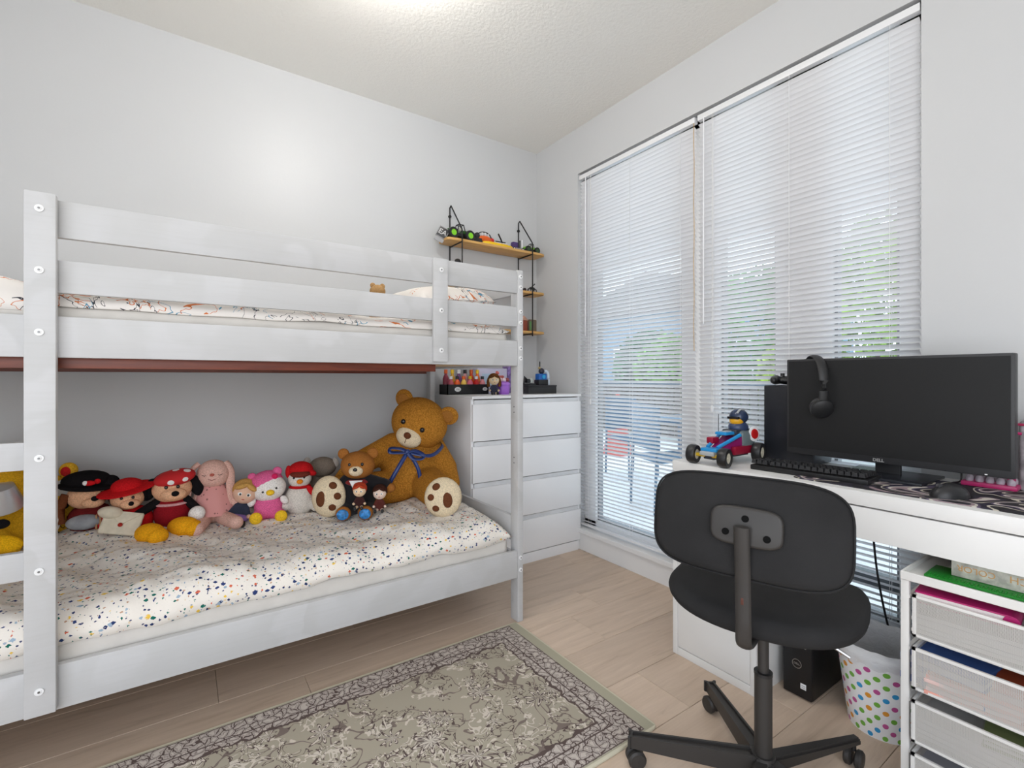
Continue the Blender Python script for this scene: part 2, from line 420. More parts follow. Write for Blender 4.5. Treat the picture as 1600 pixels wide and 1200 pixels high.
# ------------------------------------------------------------------ patio outside
b = BM(); box(b, 0.14, 9, -9, 6, -0.1, -0.02); struct('patio_ground', b, M((0.72, 0.71, 0.69), 0.8, 0, 0.06, 3, name='pale_concrete'))
b = BM(); box(b, 9, 30, -30, 24, -0.12, -0.03); struct('lawn', b, M((0.20, 0.30, 0.10), 0.95, 0, 0.3, 2, name='grass'))
b = BM(); box(b, 0.14, 1.3, -9, 4, 2.75, 2.95); struct('patio_soffit', b, M((0.8, 0.8, 0.82), 0.8, name='soffit'))
def railing(x, y0, y1):
    t = thing('patio_fence', 'low dark board fence along the far edge of the patio', 'fence', (x, (y0 + y1) / 2, 0))
    m = M((0.08, 0.11, 0.14), 0.5, name='dark_rail'); h = (y1 - y0) / 2
    qbox('top_rail', t, m, -0.03, 0.03, -h, h, 0.98, 1.04); qbox('bottom_rail', t, m, -0.02, 0.02, -h, h, 0.10, 0.14)
    b = BM(); box(b, -0.012, 0.012, -0.062, 0.062, 0.02, 0.96, 0.004, 1); p = obj('board', b, M((0.11, 0.095, 0.085), 0.8, 0, 0.25, 12, name='weathered_board'), t, smooth=False); p.location = (0, -h + 0.07, 0)
    k = -h + 0.21
    while k < h: inst(p, t, (0, k, 0)); k += 0.14
railing(5.2, -2.6, 5.2)
def building():
    t = thing('neighbour_house', 'blue grey house across the patio', 'house', (11.0, 8.0, -0.1))
    qbox('wall', t, M((0.20, 0.32, 0.45), 0.8, 0, 0.1, 2, name='blue_siding'), 0, 4, -4.5, 4, 0, 3.4, 0.01)
    for yy in (-3.6, -1.6, 0.6):
        f = qbox('window_frame', t, WHITE, -0.05, 0.02, yy, yy + 1.1, 1.0, 2.3, 0.01)
        qbox('pane', f, M((0.10, 0.14, 0.18), 0.1, name='dark_pane'), -0.06, -0.045, yy + 0.08, yy + 1.02, 1.08, 2.22, 0.002)
    b = BM(); prism(b, [(-5, 3.4), (4.6, 3.4), (0, 4.8)], 4.6, mtx=TR((-0.3, 0, 0), (R(90), 0, R(90))))
    obj('roof', b, M((0.15, 0.14, 0.14), 0.9, name='roof'), t, smooth=False)
building()
def shrub(x, y, r, h, label, seed, c):
    t = thing('shrub', label, 'shrub', (x, y, -0.02), 0, 'trees and shrubs past the patio')
    rs = random.Random(seed)
    b = BM()
    for i in range(1700):
        a = rs.uniform(0, 2 * PI); v = rs.uniform(-1, 1); rr = rs.uniform(0.7, 1.05)
        q = math.sqrt(1 - v * v)
        p = Vector((math.cos(a) * q * r * rr, math.sin(a) * q * r * rr, h * 0.58 + v * h * 0.45 * rr))
        s = rs.uniform(0.07, 0.15); e = Euler((rs.uniform(0, 6), rs.uniform(0, 6), rs.uniform(0, 6))).to_matrix()
        vs = [b.verts.new(p + e @ Vector(k) * s) for k in ((-1, 0, 0), (0, -0.5, 0.1), (1, 0, 0), (0, 0.5, 0.1))]
        b.faces.new(vs)
    f = obj('foliage', b, M(c, 0.8, 0, 0.5, 3, name='leaves'), t, smooth=False)
    qcyl('trunk', t, M((0.12, 0.08, 0.05), 0.9, name='bark'), (0, 0, 0), (0, 0, h * 0.5), 0.07, 0.04, 10)
shrub(7.2, 2.2, 1.0, 3.2, 'leafy green tree seen through the slats left of the monitor', 1, (0.10, 0.30, 0.06))
shrub(6.8, 0.15, 0.8, 3.5, 'yellow green tree seen through the slats above the monitor', 2, (0.28, 0.46, 0.06))
shrub(5.9, 1.15, 0.35, 1.6, 'round lime green shrub at the foot of the two trees', 5, (0.34, 0.50, 0.06))
shrub(7.0, 4.2, 0.75, 2.0, 'low green shrub behind the fence near the window mullion', 3, (0.20, 0.42, 0.08))
shrub(8.0, 5.6, 0.9, 2.3, 'dark green shrub in front of the neighbouring house', 4, (0.06, 0.18, 0.08))
def patio_chair(x, y, rz, label):
    t = thing('patio_chair', label, 'chair', (x, y, -0.02), rz, 'patio chairs')
    m = M((0.05, 0.12, 0.20), 0.5, name='blue_metal')
    qbox('seat', t, m, -0.22, 0.22, -0.22, 0.22, 0.42, 0.45, 0.01)
    bb = BM(); box(bb, -0.22, 0.22, 0.20, 0.225, 0.52, 0.90, 0.01); obj('backrest', bb, m, t)
    for sx_ in (-0.2, 0.2):
        qcyl('leg', t, m, (sx_, -0.2, 0), (sx_, -0.19, 0.43), 0.012, None, 8)
        qcyl('leg', t, m, (sx_, 0.24, 0), (sx_, 0.21, 0.9), 0.012, None, 8)
patio_chair(1.35, -0.10, R(70), 'dark blue patio chair nearest the blind')
patio_chair(2.15, 1.0, R(-10), 'dark blue patio chair on the far side of the patio table')
patio_chair(2.75, -0.15, R(200), 'dark blue patio chair closest to the railing')
t = thing('patio_table', 'round dark blue patio table outside the window', 'table', (1.95, 0.20, -0.02))
mt_ = M((0.06, 0.13, 0.22), 0.4, name='blue_table')
qcyl('table_top', t, mt_, (0, 0, 0.70), (0, 0, 0.73), 0.42, None, 36); qcyl('pedestal', t, mt_, (0, 0, 0.02), (0, 0, 0.70), 0.03); qcyl('foot', t, mt_, (0, 0, 0), (0, 0, 0.025), 0.22, None, 30)
t = thing('garden_cone', 'faded red cone shaped cover standing on the patio', 'cone', (3.1, 2.12, -0.02))
b = BM(); lathe(b, [(0.26, 0.0), (0.21, 0.05), (0.13, 0.45), (0.06, 0.78), (0.015, 0.92), (0.001, 0.93)], 18); obj('cover', b, cloth((0.50, 0.13, 0.11)), t); qcyl('base', t, WHITE, (0, 0, 0), (0, 0, 0.02), 0.26, None, 24)

# ------------------------------------------------------------------ ceiling lamp (above the picture)
t = thing('ceiling_lamp', 'small round white ceiling lamp above the room', 'lamp', (LAMP[0], LAMP[1], H))
qcyl('base_plate', t, WHITE, (0, 0, -0.03), (0, 0, 0), 0.11, None, 32)
qell('globe', t, emission((1.0, 0.965, 0.92), LAMP_POWER), (0, 0, LAMP[2] - H), (0.057, 0.057, 0.042))

# ------------------------------------------------------------------ bunk bed
BY = -1.01     # front plane of the bed rails
bed = thing('bunk_bed', 'white painted wooden bunk bed with ladder and guard rails along the wall', 'bed', (-1.9, -0.52, 0))
bo = Vector((-1.9, -0.52, 0))
def bq(name, x0, x1, y0, y1, z0, z1, mat=MBED, bev=0.003, label=None, parent=None):
    return qbox(name, parent or bed, mat, x0 - bo.x, x1 - bo.x, y0 - bo.y, y1 - bo.y, z0, z1, bev, label)
# corner posts
bq('corner_post', -0.878, -0.848, -1.012, -0.955, 0.0, 1.588)
bq('corner_post', -0.878, -0.848, -0.085, -0.028, 0.0, 1.588)
bq('corner_post', -2.99, -2.96, -1.012, -0.955, 0.0, 1.588)
bq('corner_post', -2.99, -2.96, -0.085, -0.028, 0.0, 1.588)
# front rails
bq('guard_rail', -2.455, -0.879, -1.010, -0.990, 1.482, 1.583)
bq('guard_rail', -2.455, -0.879, -1.010, -0.990, 1.332, 1.421)
bq('side_rail', -2.96, -0.879, -1.012, -0.988, 1.156, 1.268)
bq('side_rail', -2.96, -0.879, -1.012, -0.988, 0.202, 0.322)
# wall side rails
bq('guard_rail', -2.96, -0.879, -0.050, -0.030, 1.332, 1.421)
bq('side_rail', -2.96, -0.879, -0.052, -0.028, 1.156, 1.268)
bq('side_rail', -2.96, -0.879, -0.052, -0.028, 0.202, 0.322)
# end boards
for X in (-0.874, -2.984):
    for z0, z1 in ((1.482, 1.583), (1.156, 1.268), (0.355, 0.468), (0.202, 0.302)):
        bq('end_board', X, X + 0.02, -0.955, -0.085, z0, z1)
# ladder
bq('ladder_side', -2.462, -2.400, -1.040, -1.0125, 0.212, 1.590, label='front upright of the ladder beside the guard rails')
bq('ladder_side', -2.905, -2.843, -1.040, -1.0125, 0.212, 1.590)
for z in (0.567, 0.857): bq('rung', -2.90, -2.405, -1.0125, -0.990, z, z + 0.074)
bq('guard_strut', -1.298, -1.236, -1.030, -1.0125, 1.166, 1.581)
# brown slat ledges and slats
bq('slat_ledge', -2.96, -1.27, -0.9875, -0.960, 1.127, 1.158, MBROWN, 0.002, 'unpainted red brown ledge under the upper bunk')
bq('slat_ledge', -2.96, -0.90, -0.0795, -0.053, 1.127, 1.158, MBROWN, 0.002)
bq('slat_ledge', -2.96, -0.90, -0.9875, -0.960, 0.19, 0.212, MBROWN, 0.002)
bq('slat_ledge', -2.96, -0.90, -0.0795, -0.053, 0.19, 0.212, MBROWN, 0.002)
sm_ = BM(); box(sm_, -0.035, 0.035, -0.45, 0.45, 0, 0.012, 0.002)
s0 = obj('bed_slat', sm_, wood((0.55, 0.40, 0.25), (0.68, 0.52, 0.34), 'pine_slat'), bed); s0.location = (-2.85 - bo.x, 0, 1.159)
k = 1
for z in (1.159, 0.213):
    for i in range(15):
        if z > 1 and i == 0: continue
        inst(s0, bed, (-2.85 + i * 0.13 - bo.x, 0, z))
# screws
b = BM(); cyl(b, (0, 0, 0), (0, -0.003, 0), 0.0095, None, 16); cyl(b, (0, -0.003, 0), (0, -0.0045, 0), 0.006, 0.005, 12)
sc0 = obj('bolt_cover', b, M((0.80, 0.80, 0.80), 0.4, name='white_cap'), bed)
b = BM(); cyl(b, (0, 0, 0), (0, -0.0055, 0), 0.0028, None, 10); sc1 = obj('screw', b, M((0.15, 0.15, 0.15), 0.3, 0.8, name='dark_screw'), sc0)
first = True
def bolt(x, y, z, dark=False):
    global first
    if first: c = sc0; c.location = (x - bo.x, y - bo.y, z); first = False; return
    c = inst(sc0, bed, (x - bo.x, y - bo.y, z)); inst(sc1, c)
for z in (1.546, 1.384, 1.221, 0.89, 0.593, 0.278):
    bolt(-2.432, -1.0405, z); bolt(-2.874, -1.0405, z)
for z in (1.535, 1.372, 1.212): bolt(-1.266, -1.0305, z)
for z in (1.558, 1.51, 1.40, 1.35, 1.235, 1.19, 0.29, 0.235): bolt(-0.863, -1.0125, z)
for z in (0.99, 0.965, 0.76, 0.735):   # spare holes in the far post
    b = BM(); cyl(b, (-0.879 - bo.x, -0.983 - bo.y, z - 0.02), (-0.8785 - bo.x, -0.983 - bo.y, z - 0.02), 0.003, None, 10); obj('peg_hole', b, BLACK, bed)

# ---- bedding
def heightfield(name, x0, x1, y0, y1, nx, ny, fz, thick, mat, drop=None):
    b = BM(); g = []
    for i in range(nx + 1):
        row = []
        for j in range(ny + 1):
            u, v = i / nx, j / ny
            x, y, z = fz(u, v, x0 + (x1 - x0) * u, y0 + (y1 - y0) * v)
            row.append(b.verts.new((x, y, z)))
        g.append(row)
    for i in range(nx):
        for j in range(ny): b.faces.new((g[i][j], g[i + 1][j], g[i + 1][j + 1], g[i][j + 1]))
    o = obj(name, b, mat, None, ang=180)
    m = o.modifiers.new('thick', 'SOLIDIFY'); m.thickness = thick; m.offset = -1
    return o
def terrazzo(base=(0.80, 0.75, 0.685)):
    m, n, b = new_mat('terrazzo_print'); v = coords(n)
    col = None
    base_c = tuple(base)
    last = base_c
    for sc_, th, stops, sd in ((74, 0.37, [(0.0, (0.02, 0.04, 0.13)), (0.30, (0.01, 0.13, 0.10)), (0.45, (0.03, 0.05, 0.16)), (0.62, (0.62, 0.13, 0.07)), (0.74, (0.80, 0.52, 0.08)), (0.86, (0.32, 0.42, 0.52))], 0.0),
                               (98, 0.27, [(0.0, (0.05, 0.06, 0.14)), (0.3, (0.50, 0.30, 0.20)), (0.5, (0.05, 0.20, 0.16)), (0.7, (0.75, 0.60, 0.38)), (0.85, (0.35, 0.40, 0.50))], 3.7)):
        nz = n.nodes.new('ShaderNodeTexNoise'); nz.inputs['Scale'].default_value = 140; n.links.new(v, nz.inputs['Vector'])
        dv = n.nodes.new('ShaderNodeVectorMath'); dv.operation = 'MULTIPLY_ADD'; dv.inputs[1].default_value = (0.006,) * 3; n.links.new(nz.outputs[1], dv.inputs[0])
        av = n.nodes.new('ShaderNodeVectorMath'); av.operation = 'ADD'; av.inputs[1].default_value = (sd, sd, sd); n.links.new(v, av.inputs[0]); n.links.new(av.outputs[0], dv.inputs[2])
        mpn = n.nodes.new('ShaderNodeMapping'); mpn.inputs['Scale'].default_value = (0.75, 1, 0.9); n.links.new(dv.outputs[0], mpn.inputs[0])
        vo = n.nodes.new('ShaderNodeTexVoronoi'); vo.distance = 'MANHATTAN'; vo.inputs['Scale'].default_value = sc_; vo.inputs['Randomness'].default_value = 0.85
        n.links.new(mpn.outputs[0], vo.inputs['Vector'])
        wn = n.nodes.new('ShaderNodeSeparateColor'); n.links.new(vo.outputs['Color'], wn.inputs[0])
        t_ = math_(n, 'MULTIPLY_ADD', wn.outputs[1], th, th * 0.45)
        isin = math_(n, 'LESS_THAN', vo.outputs['Distance'], t_)
        col = ramp_(n, wn.outputs[0], stops, 'CONSTANT')
        last = mix_(n, isin, last, col)
    n.links.new(last, b.inputs['Base Color']); b.inputs['Roughness'].default_value = 0.85
    b.inputs['Specular IOR Level'].default_value = 0.15
    bump_(n, b, noise_(n, v, 26, 4, 0.6, 0.5), 0.35, 0.008)
    return m
MTERR = terrazzo()
def scribble(base, name):
    """loose line drawings in black, orange and blue on an off-white cloth"""
    m, n, b = new_mat(name); v = coords(n)
    last = tuple(base)
    for k, (s, c, w) in enumerate(((9, (0.03, 0.03, 0.04), 0.010), (7, (0.60, 0.16, 0.04), 0.012), (5, (0.10, 0.28, 0.40), 0.008))):
        av = n.nodes.new('ShaderNodeVectorMath'); av.operation = 'ADD'; av.inputs[1].default_value = (k * 5.3, k * 2.1, k); n.links.new(v, av.inputs[0])
        f = noise_(n, av.outputs[0], s * 1.25, 2, 0.55, 1.8)
        line = math_(n, 'LESS_THAN', math_(n, 'ABSOLUTE', math_(n, 'SUBTRACT', f, 0.5)), w)
        area = math_(n, 'GREATER_THAN', noise_(n, av.outputs[0], 5.5, 1), 0.53)
        last = mix_(n, math_(n, 'MULTIPLY', line, area), last, c)
    n.links.new(last, b.inputs['Base Color']); b.inputs['Roughness'].default_value = 0.9
    bump_(n, b, noise_(n, v, 20, 3), 0.3, 0.006); return m
MSCR = scribble((0.78, 0.735, 0.69), 'line_drawing_print')
MATTR = M((0.60, 0.57, 0.53), 0.8, 0, 0.05, 12, 0.2, 60, name='grey_mattress_cover')
def mattress(name, label, x0, x1, z0, z1):
    t = BM(); bmesh.ops.create_cube(t, size=1); b = t
    bmesh.ops.transform(b, matrix=TR(((x0 + x1) / 2, -0.519, (z0 + z1) / 2), (0, 0, 0), (x1 - x0, 0.925, z1 - z0)), verts=b.verts)
    bmesh.ops.bevel(b, geom=b.edges[:], offset=0.035, segments=4, profile=0.5, affect='EDGES')
    o = obj(name, b, MATTR); tag(o, label, 'mattress', 'mattresses of the bunk bed'); return o
mattress('mattress', 'grey covered mattress on the lower bunk', -2.945, -0.90, 0.226, 0.385)
mattress('mattress', 'grey covered mattress on the upper bunk', -2.945, -0.90, 1.172, 1.312)
def nz(x, y, s, z=0): return noise.noise(Vector((x * s, y * s, z)))
def duvet(u, v, x, y):
    # v=0 front, v=1 wall
    fr = min(1.0, v / 0.10)
    z = 0.455 + 0.022 * nz(x, y, 2.2, 1) + 0.020 * nz(x + 0.6 * y, y * 0.5, 6, 4) + 0.016 * abs(nz(x, y, 11, 2)) + 0.004 * nz(x, y, 30, 7)
    z += 0.045 * math.exp(-((x + 2.42) / 0.33) ** 2 - ((y + 0.30) / 0.24) ** 2)      # hump under the toys at the ladder end
    z += 0.018 * math.exp(-((x + 1.05) / 0.20) ** 2)
    wr = math.sin((x * 0.9 + y * 1.7) * 14 + 4 * nz(x, y, 3)) * 0.011 * max(0, nz(x, y, 1.7, 9) + 0.35)
    z += wr
    if v < 0.12:
        t = v / 0.12; a = (1 - t) * PI * 0.62
        edge = 0.366 + 0.030 * nz(x, 0, 3.4, 3) + 0.008 * nz(x, 0, 14, 3)
        yy = -0.985 + 0.105 * t + 0.006 * nz(x, 0, 9)
        s = math.sin(t * PI / 2) ** 0.55
        z = edge + (z - edge) * s
        yy -= 0.010 * math.sin(min(1, t * 1.2) * PI) * (0.6 + nz(x, 0, 7, 2))
        y = min(yy, y + 0.02)
    if u > 0.95:
        t = (1 - u) / 0.05; z = 0.385 + (z - 0.385) * math.sin(t * PI / 2) ** 0.6
    return (x, y, z)
dv = heightfield('duvet', -2.94, -0.893, -0.985, -0.10, 240, 110, duvet, 0.006, MTERR)
tag(dv, 'white duvet with terrazzo print of small coloured chips on the lower bunk', 'duvet')
def quilt(u, v, x, y):
    z = 1.345 + 0.012 * nz(x, y, 3, 8) + 0.008 * nz(x, y, 11, 3)
    if x < -2.38: z += 0.04 * min(1, (-2.38 - x) / 0.15)
    edge = 1.300 + 0.010 * nz(x, 0, 5, 6) - 0.018 * (x < -2.45)
    if v < 0.09:
        t = v / 0.09; s = math.sin(t * PI / 2) ** 0.6; z = edge + (z - edge) * s
        y = -0.984 + 0.07 * t
    if u > 0.97: z = 1.315 + (z - 1.315) * math.sin((1 - u) / 0.03 * PI / 2) ** 0.6
    return (x, y, z)
q = heightfield('quilt', -2.93, -0.905, -0.984, -0.10, 160, 60, quilt, 0.005, MSCR)
tag(q, 'off-white quilt with line drawings lying on the upper bunk', 'quilt')
def pillow(name, label, c, r, rot, mat):
    b = BM(); t = bmesh.new(); bmesh.ops.create_grid(t, x_segments=24, y_segments=18, size=1)
    top = [(v.co.x, v.co.y) for v in t.verts]; t.free()
    for s in (1, -1):
        g = bmesh.new(); bmesh.ops.create_grid(g, x_segments=24, y_segments=18, size=1)
        for v in g.verts:
            x, y = v.co.x, v.co.y; h = max(0, (1 - x ** 4) * (1 - y ** 4)) ** 0.5
            v.co = Vector((x * (1 - 0.07 * y * y) * r[0], y * (1 - 0.07 * x * x) * r[1], s * h * r[2] + s * 0.05 * r[2] * nz(x * 3, y * 3, 1)))
        if s < 0: bmesh.ops.reverse_faces(g, faces=g.faces)
        _add(b, g)
    bmesh.ops.remove_doubles(b, verts=b.verts, dist=0.0005)
    o = obj(name, b, mat, ang=180); o.location = c; o.rotation_euler = rot
    tag(o, label, 'pillow'); return o
pillow('pillow', 'off-white pillow with a line drawing print at the far end of the upper bunk', (-1.135, -0.63, 1.442), (0.215, 0.30, 0.080), (0, R(-4), R(5)), MSCR)
o = thing('plush_toy', 'x', 'plush toy', (-1.40, -0.66, 1.355)); qell('body', o, plush((0.45, 0.27, 0.12)), (0, 0, 0.055), (0.045, 0.04, 0.06)); qell('head', o, plush((0.45, 0.27, 0.12)), (0, 0, 0.135), (0.035, 0.032, 0.030)); qell('ear', o, plush((0.45, 0.27, 0.12)), (-0.022, 0, 0.160), (0.012, 0.008, 0.012)); qell('ear', o, plush((0.45, 0.27, 0.12)), (0.022, 0, 0.160), (0.012, 0.008, 0.012))
tag(o, 'brown plush head peeking over the upper guard rail beside the pillow', 'plush toy')

# ------------------------------------------------------------------ rug
def rug_mat(x0, x1, y0, y1):
    m, n, b = new_mat('oriental_rug')
    t = n.nodes.new('ShaderNodeTexCoord'); s = n.nodes.new('ShaderNodeSeparateXYZ'); n.links.new(t.outputs['Object'], s.inputs[0])
    X, Y = s.outputs[0], s.outputs[1]
    hx, hy = (x1 - x0) / 2, (y1 - y0) / 2
    dx = math_(n, 'SUBTRACT', hx, math_(n, 'ABSOLUTE', X)); dy = math_(n, 'SUBTRACT', hy, math_(n, 'ABSOLUTE', Y))
    d = math_(n, 'MINIMUM', dx, math_(n, 'ADD', dy, 0.034))                      # distance to the rug's edge
    TAU, IV, DK, MG = (0.43, 0.385, 0.305), (0.68, 0.62, 0.54), (0.12, 0.088, 0.08), (0.22, 0.175, 0.155)
    v = coords(n)
    def flowers(scale, petals, seed, off):
        av = n.nodes.new('ShaderNodeVectorMath'); av.operation = 'ADD'; av.inputs[1].default_value = (off, off * 0.7, 0)
        nw = n.nodes.new('ShaderNodeTexNoise'); nw.inputs['Scale'].default_value = 14; n.links.new(v, nw.inputs['Vector']); wv_ = n.nodes.new('ShaderNodeVectorMath'); wv_.operation = 'MULTIPLY_ADD'; n.links.new(nw.outputs[1], wv_.inputs[0]); wv_.inputs[1].default_value = (0.045,) * 3; n.links.new(v, wv_.inputs[2]); n.links.new(wv_.outputs[0], av.inputs[0])
        vo = n.nodes.new('ShaderNodeTexVoronoi'); vo.voronoi_dimensions = '2D'; vo.inputs['Scale'].default_value = scale; vo.inputs['Randomness'].default_value = 0.75
        n.links.new(av.outputs[0], vo.inputs['Vector'])
        sub = n.nodes.new('ShaderNodeVectorMath'); sub.operation = 'SUBTRACT'; n.links.new(av.outputs[0], sub.inputs[0]); n.links.new(vo.outputs['Position'], sub.inputs[1])
        q = n.nodes.new('ShaderNodeSeparateXYZ'); n.links.new(sub.outputs[0], q.inputs[0])
        ang = math_(n, 'ARCTAN2', q.outputs[1], q.outputs[0])
        cc = n.nodes.new('ShaderNodeSeparateColor'); n.links.new(vo.outputs['Color'], cc.inputs[0])
        ph = math_(n, 'MULTIPLY', cc.outputs[0], 6.28)
        w = math_(n, 'SINE', math_(n, 'ADD', math_(n, 'MULTIPLY', ang, petals), ph))
        ln = n.nodes.new('ShaderNodeVectorMath'); ln.operation = 'LENGTH'; n.links.new(sub.outputs[0], ln.inputs[0])
        r = math_(n, 'MULTIPLY', ln.outputs['Value'], scale)
        r = math_(n, 'DIVIDE', r, math_(n, 'MULTIPLY_ADD', w, 0.30, 1.0))
        r = math_(n, 'DIVIDE', r, math_(n, 'MULTIPLY_ADD', cc.outputs[1], 0.6, 0.6))
        return r
    field = TAU
    def lines(sc_, off, dist, w):
        av = n.nodes.new('ShaderNodeVectorMath'); av.operation = 'ADD'; av.inputs[1].default_value = (off, 0, 0); n.links.new(v, av.inputs[0])
        f = noise_(n, av.outputs[0], sc_, 1.5, 0.5, dist)
        return math_(n, 'LESS_THAN', math_(n, 'ABSOLUTE', math_(n, 'SUBTRACT', f, 0.5)), w)
    vine = lines(8, 0, 0.7, 0.011); field = mix_(n, vine, field, MG)
    curl = math_(n, 'MULTIPLY', lines(20, 4, 1.5, 0.035), math_(n, 'GREATER_THAN', noise_(n, v, 9, 1), 0.52)); field = mix_(n, curl, field, IV)
    curl2 = math_(n, 'MULTIPLY', lines(26, 9, 1.2, 0.018), math_(n, 'GREATER_THAN', noise_(n, v, 7.5, 1), 0.50)); field = mix_(n, curl2, field, DK)
    for sc_, pet, off in ((24, 5, 2.2), (8.5, 8, 0.0)):
        r = flowers(sc_, pet, 0, off)
        rng = ramp_(n, r, [(0.0, MG), (0.06, IV), (0.11, DK), (0.15, IV), (0.22, DK), (0.255, IV), (0.30, DK), (0.335, TAU)], 'CONSTANT')
        field = mix_(n, math_(n, 'LESS_THAN', r, 0.335), field, rng)
    # border of dense leaf cells
    vo = n.nodes.new('ShaderNodeTexVoronoi'); vo.voronoi_dimensions = '2D'; vo.feature = 'DISTANCE_TO_EDGE'; vo.inputs['Scale'].default_value = 40
    wv = n.nodes.new('ShaderNodeVectorMath'); wv.operation = 'MULTIPLY_ADD'; nzz = n.nodes.new('ShaderNodeTexNoise'); nzz.inputs['Scale'].default_value = 25; n.links.new(v, nzz.inputs['Vector'])
    n.links.new(nzz.outputs[1], wv.inputs[0]); wv.inputs[1].default_value = (0.055,) * 3; n.links.new(v, wv.inputs[2]); n.links.new(wv.outputs[0], vo.inputs['Vector'])
    br = ramp_(n, vo.outputs['Distance'], [(0.0, DK), (0.07, (0.50, 0.44, 0.40)), (0.22, (0.30, 0.25, 0.23)), (0.27, (0.60, 0.54, 0.49))], 'CONSTANT')
    sm2 = flowers(19, 6, 0, 7.7); br = mix_(n, math_(n, 'LESS_THAN', sm2, 0.36), br, DK); br = mix_(n, math_(n, 'LESS_THAN', sm2, 0.32), br, IV); br = mix_(n, math_(n, 'LESS_THAN', sm2, 0.18), br, MG); br = mix_(n, math_(n, 'LESS_THAN', sm2, 0.13), br, IV)
    ledge = math_(n, 'ADD', d, math_(n, 'MULTIPLY_ADD', noise_(n, v, 22, 2), 0.05, -0.025))
    body = mix_(n, math_(n, 'LESS_THAN', ledge, 0.150), field, br)
    # corner spandrels: more dark leaf work near the corners
    near = math_(n, 'LESS_THAN', math_(n, 'ABSOLUTE', math_(n, 'SUBTRACT', ledge, 0.152)), 0.004); body = mix_(n, near, body, DK)
    l2 = math_(n, 'LESS_THAN', math_(n, 'ABSOLUTE', math_(n, 'SUBTRACT', d, 0.118)), 0.0025); body = mix_(n, l2, body, DK)
    l3 = math_(n, 'LESS_THAN', math_(n, 'ABSOLUTE', math_(n, 'SUBTRACT', d, 0.050)), 0.002); body = mix_(n, l3, body, (0.16, 0.125, 0.11))
    body = mix_(n, math_(n, 'LESS_THAN', d, 0.047), body, (0.45, 0.425, 0.32))
    body = mix_(n, math_(n, 'LESS_THAN', math_(n, 'MINIMUM', dx, dy), 0.008), body, (0.64, 0.60, 0.47))
    n.links.new(body, b.inputs['Base Color']); b.inputs['Roughness'].default_value = 0.95; b.inputs['Specular IOR Level'].default_value = 0.1
    bump_(n, b, noise_(n, v, 700, 1), 0.35, 0.002); return m
rx0, rx1, ry0, ry1 = -2.42, -0.888, -1.795, -1.012
b = BM(); prism(b, superell((rx1 - rx0) / 2, (ry1 - ry0) / 2, 60, 120), 0.009, 0.0025, 2)
rug = obj('rug', b, rug_mat(rx0, rx1, ry0, ry1)); rug.location = ((rx0 + rx1) / 2, (ry0 + ry1) / 2, 0.0)
tag(rug, 'small beige oriental rug with floral border on the floor beside the bed', 'rug')

# ------------------------------------------------------------------ chest of drawers
ch = thing('chest_of_drawers', 'white four drawer chest standing in the room corner', 'chest', (-0.41, -0.245, 0))
MC_ = M((0.86, 0.865, 0.88), 0.32, 0, 0.01, 3, name='white_chest')
qbox('top_panel', ch, MC_, -0.402, 0.402, -0.238, 0.235, 0.984, 1.0, 0.0015)
for sx_ in (-1, 1): qbox('side_panel', ch, MC_, min(sx_ * 0.402, sx_ * 0.384), max(sx_ * 0.402, sx_ * 0.384), -0.222, 0.235, 0.0, 0.984, 0.001)
qbox('back_panel', ch, MC_, -0.384, 0.384, 0.225, 0.235, 0.03, 0.984, 0.001)
qbox('plinth', ch, MC_, -0.384, 0.384, -0.232, -0.218, 0.0, 0.060, 0.001)
GRV = M((0.72, 0.73, 0.745), 0.5, name='groove_grey')
zt = [0.980, 0.7465, 0.5165, 0.2865, 0.0635]
for z1, z0 in zip(zt[:-1], zt[1:]):
    d = BM(); box(d, -0.398, 0.398, -0.238, -0.222, z0 + 0.003, z1 - 0.026, 0.0012); box(d, -0.375, 0.375, -0.222, 0.2, z0 + 0.02, z1 - 0.05); dr = obj('drawer', d, MC_, ch)
    qbox('grip_groove', dr, GRV, -0.383, 0.383, -0.228, -0.222, z1 - 0.026, z1 - 0.002, 0.001, label='recessed grip above the drawer front')

# ------------------------------------------------------------------ plush toys on the lower bunk
GT = 'plush toys sitting along the wall on the lower bunk'
def frame(c, fwd, up):
    f = Vector(fwd).normalized(); u = Vector(up); e = u.cross(-f).normalized() * -1
    e = f.cross(u).normalized(); u = e.cross(f).normalized()
    m = Matrix((( e.x, -f.x, u.x, c[0]), (e.y, -f.y, u.y, c[1]), (e.z, -f.z, u.z, c[2]), (0, 0, 0, 1)))
    return m      # local: x right of viewer, -y forward, z up
def disc(name, parent, mat, p, nrm, r, th, roll=0, label=None):
    b = BM(); ell(b, (0, 0, 0), (r[0], r[1], th), (0, 0, roll), 20, 10)
    o = obj(name, b, mat, parent, label=label); o.location = p
    o.rotation_euler = Vector(nrm).to_track_quat('Z', 'Y').to_euler(); return o
EYE = plastic((0.012, 0.010, 0.010), 0.15)
WHT = cloth((0.82, 0.81, 0.79))

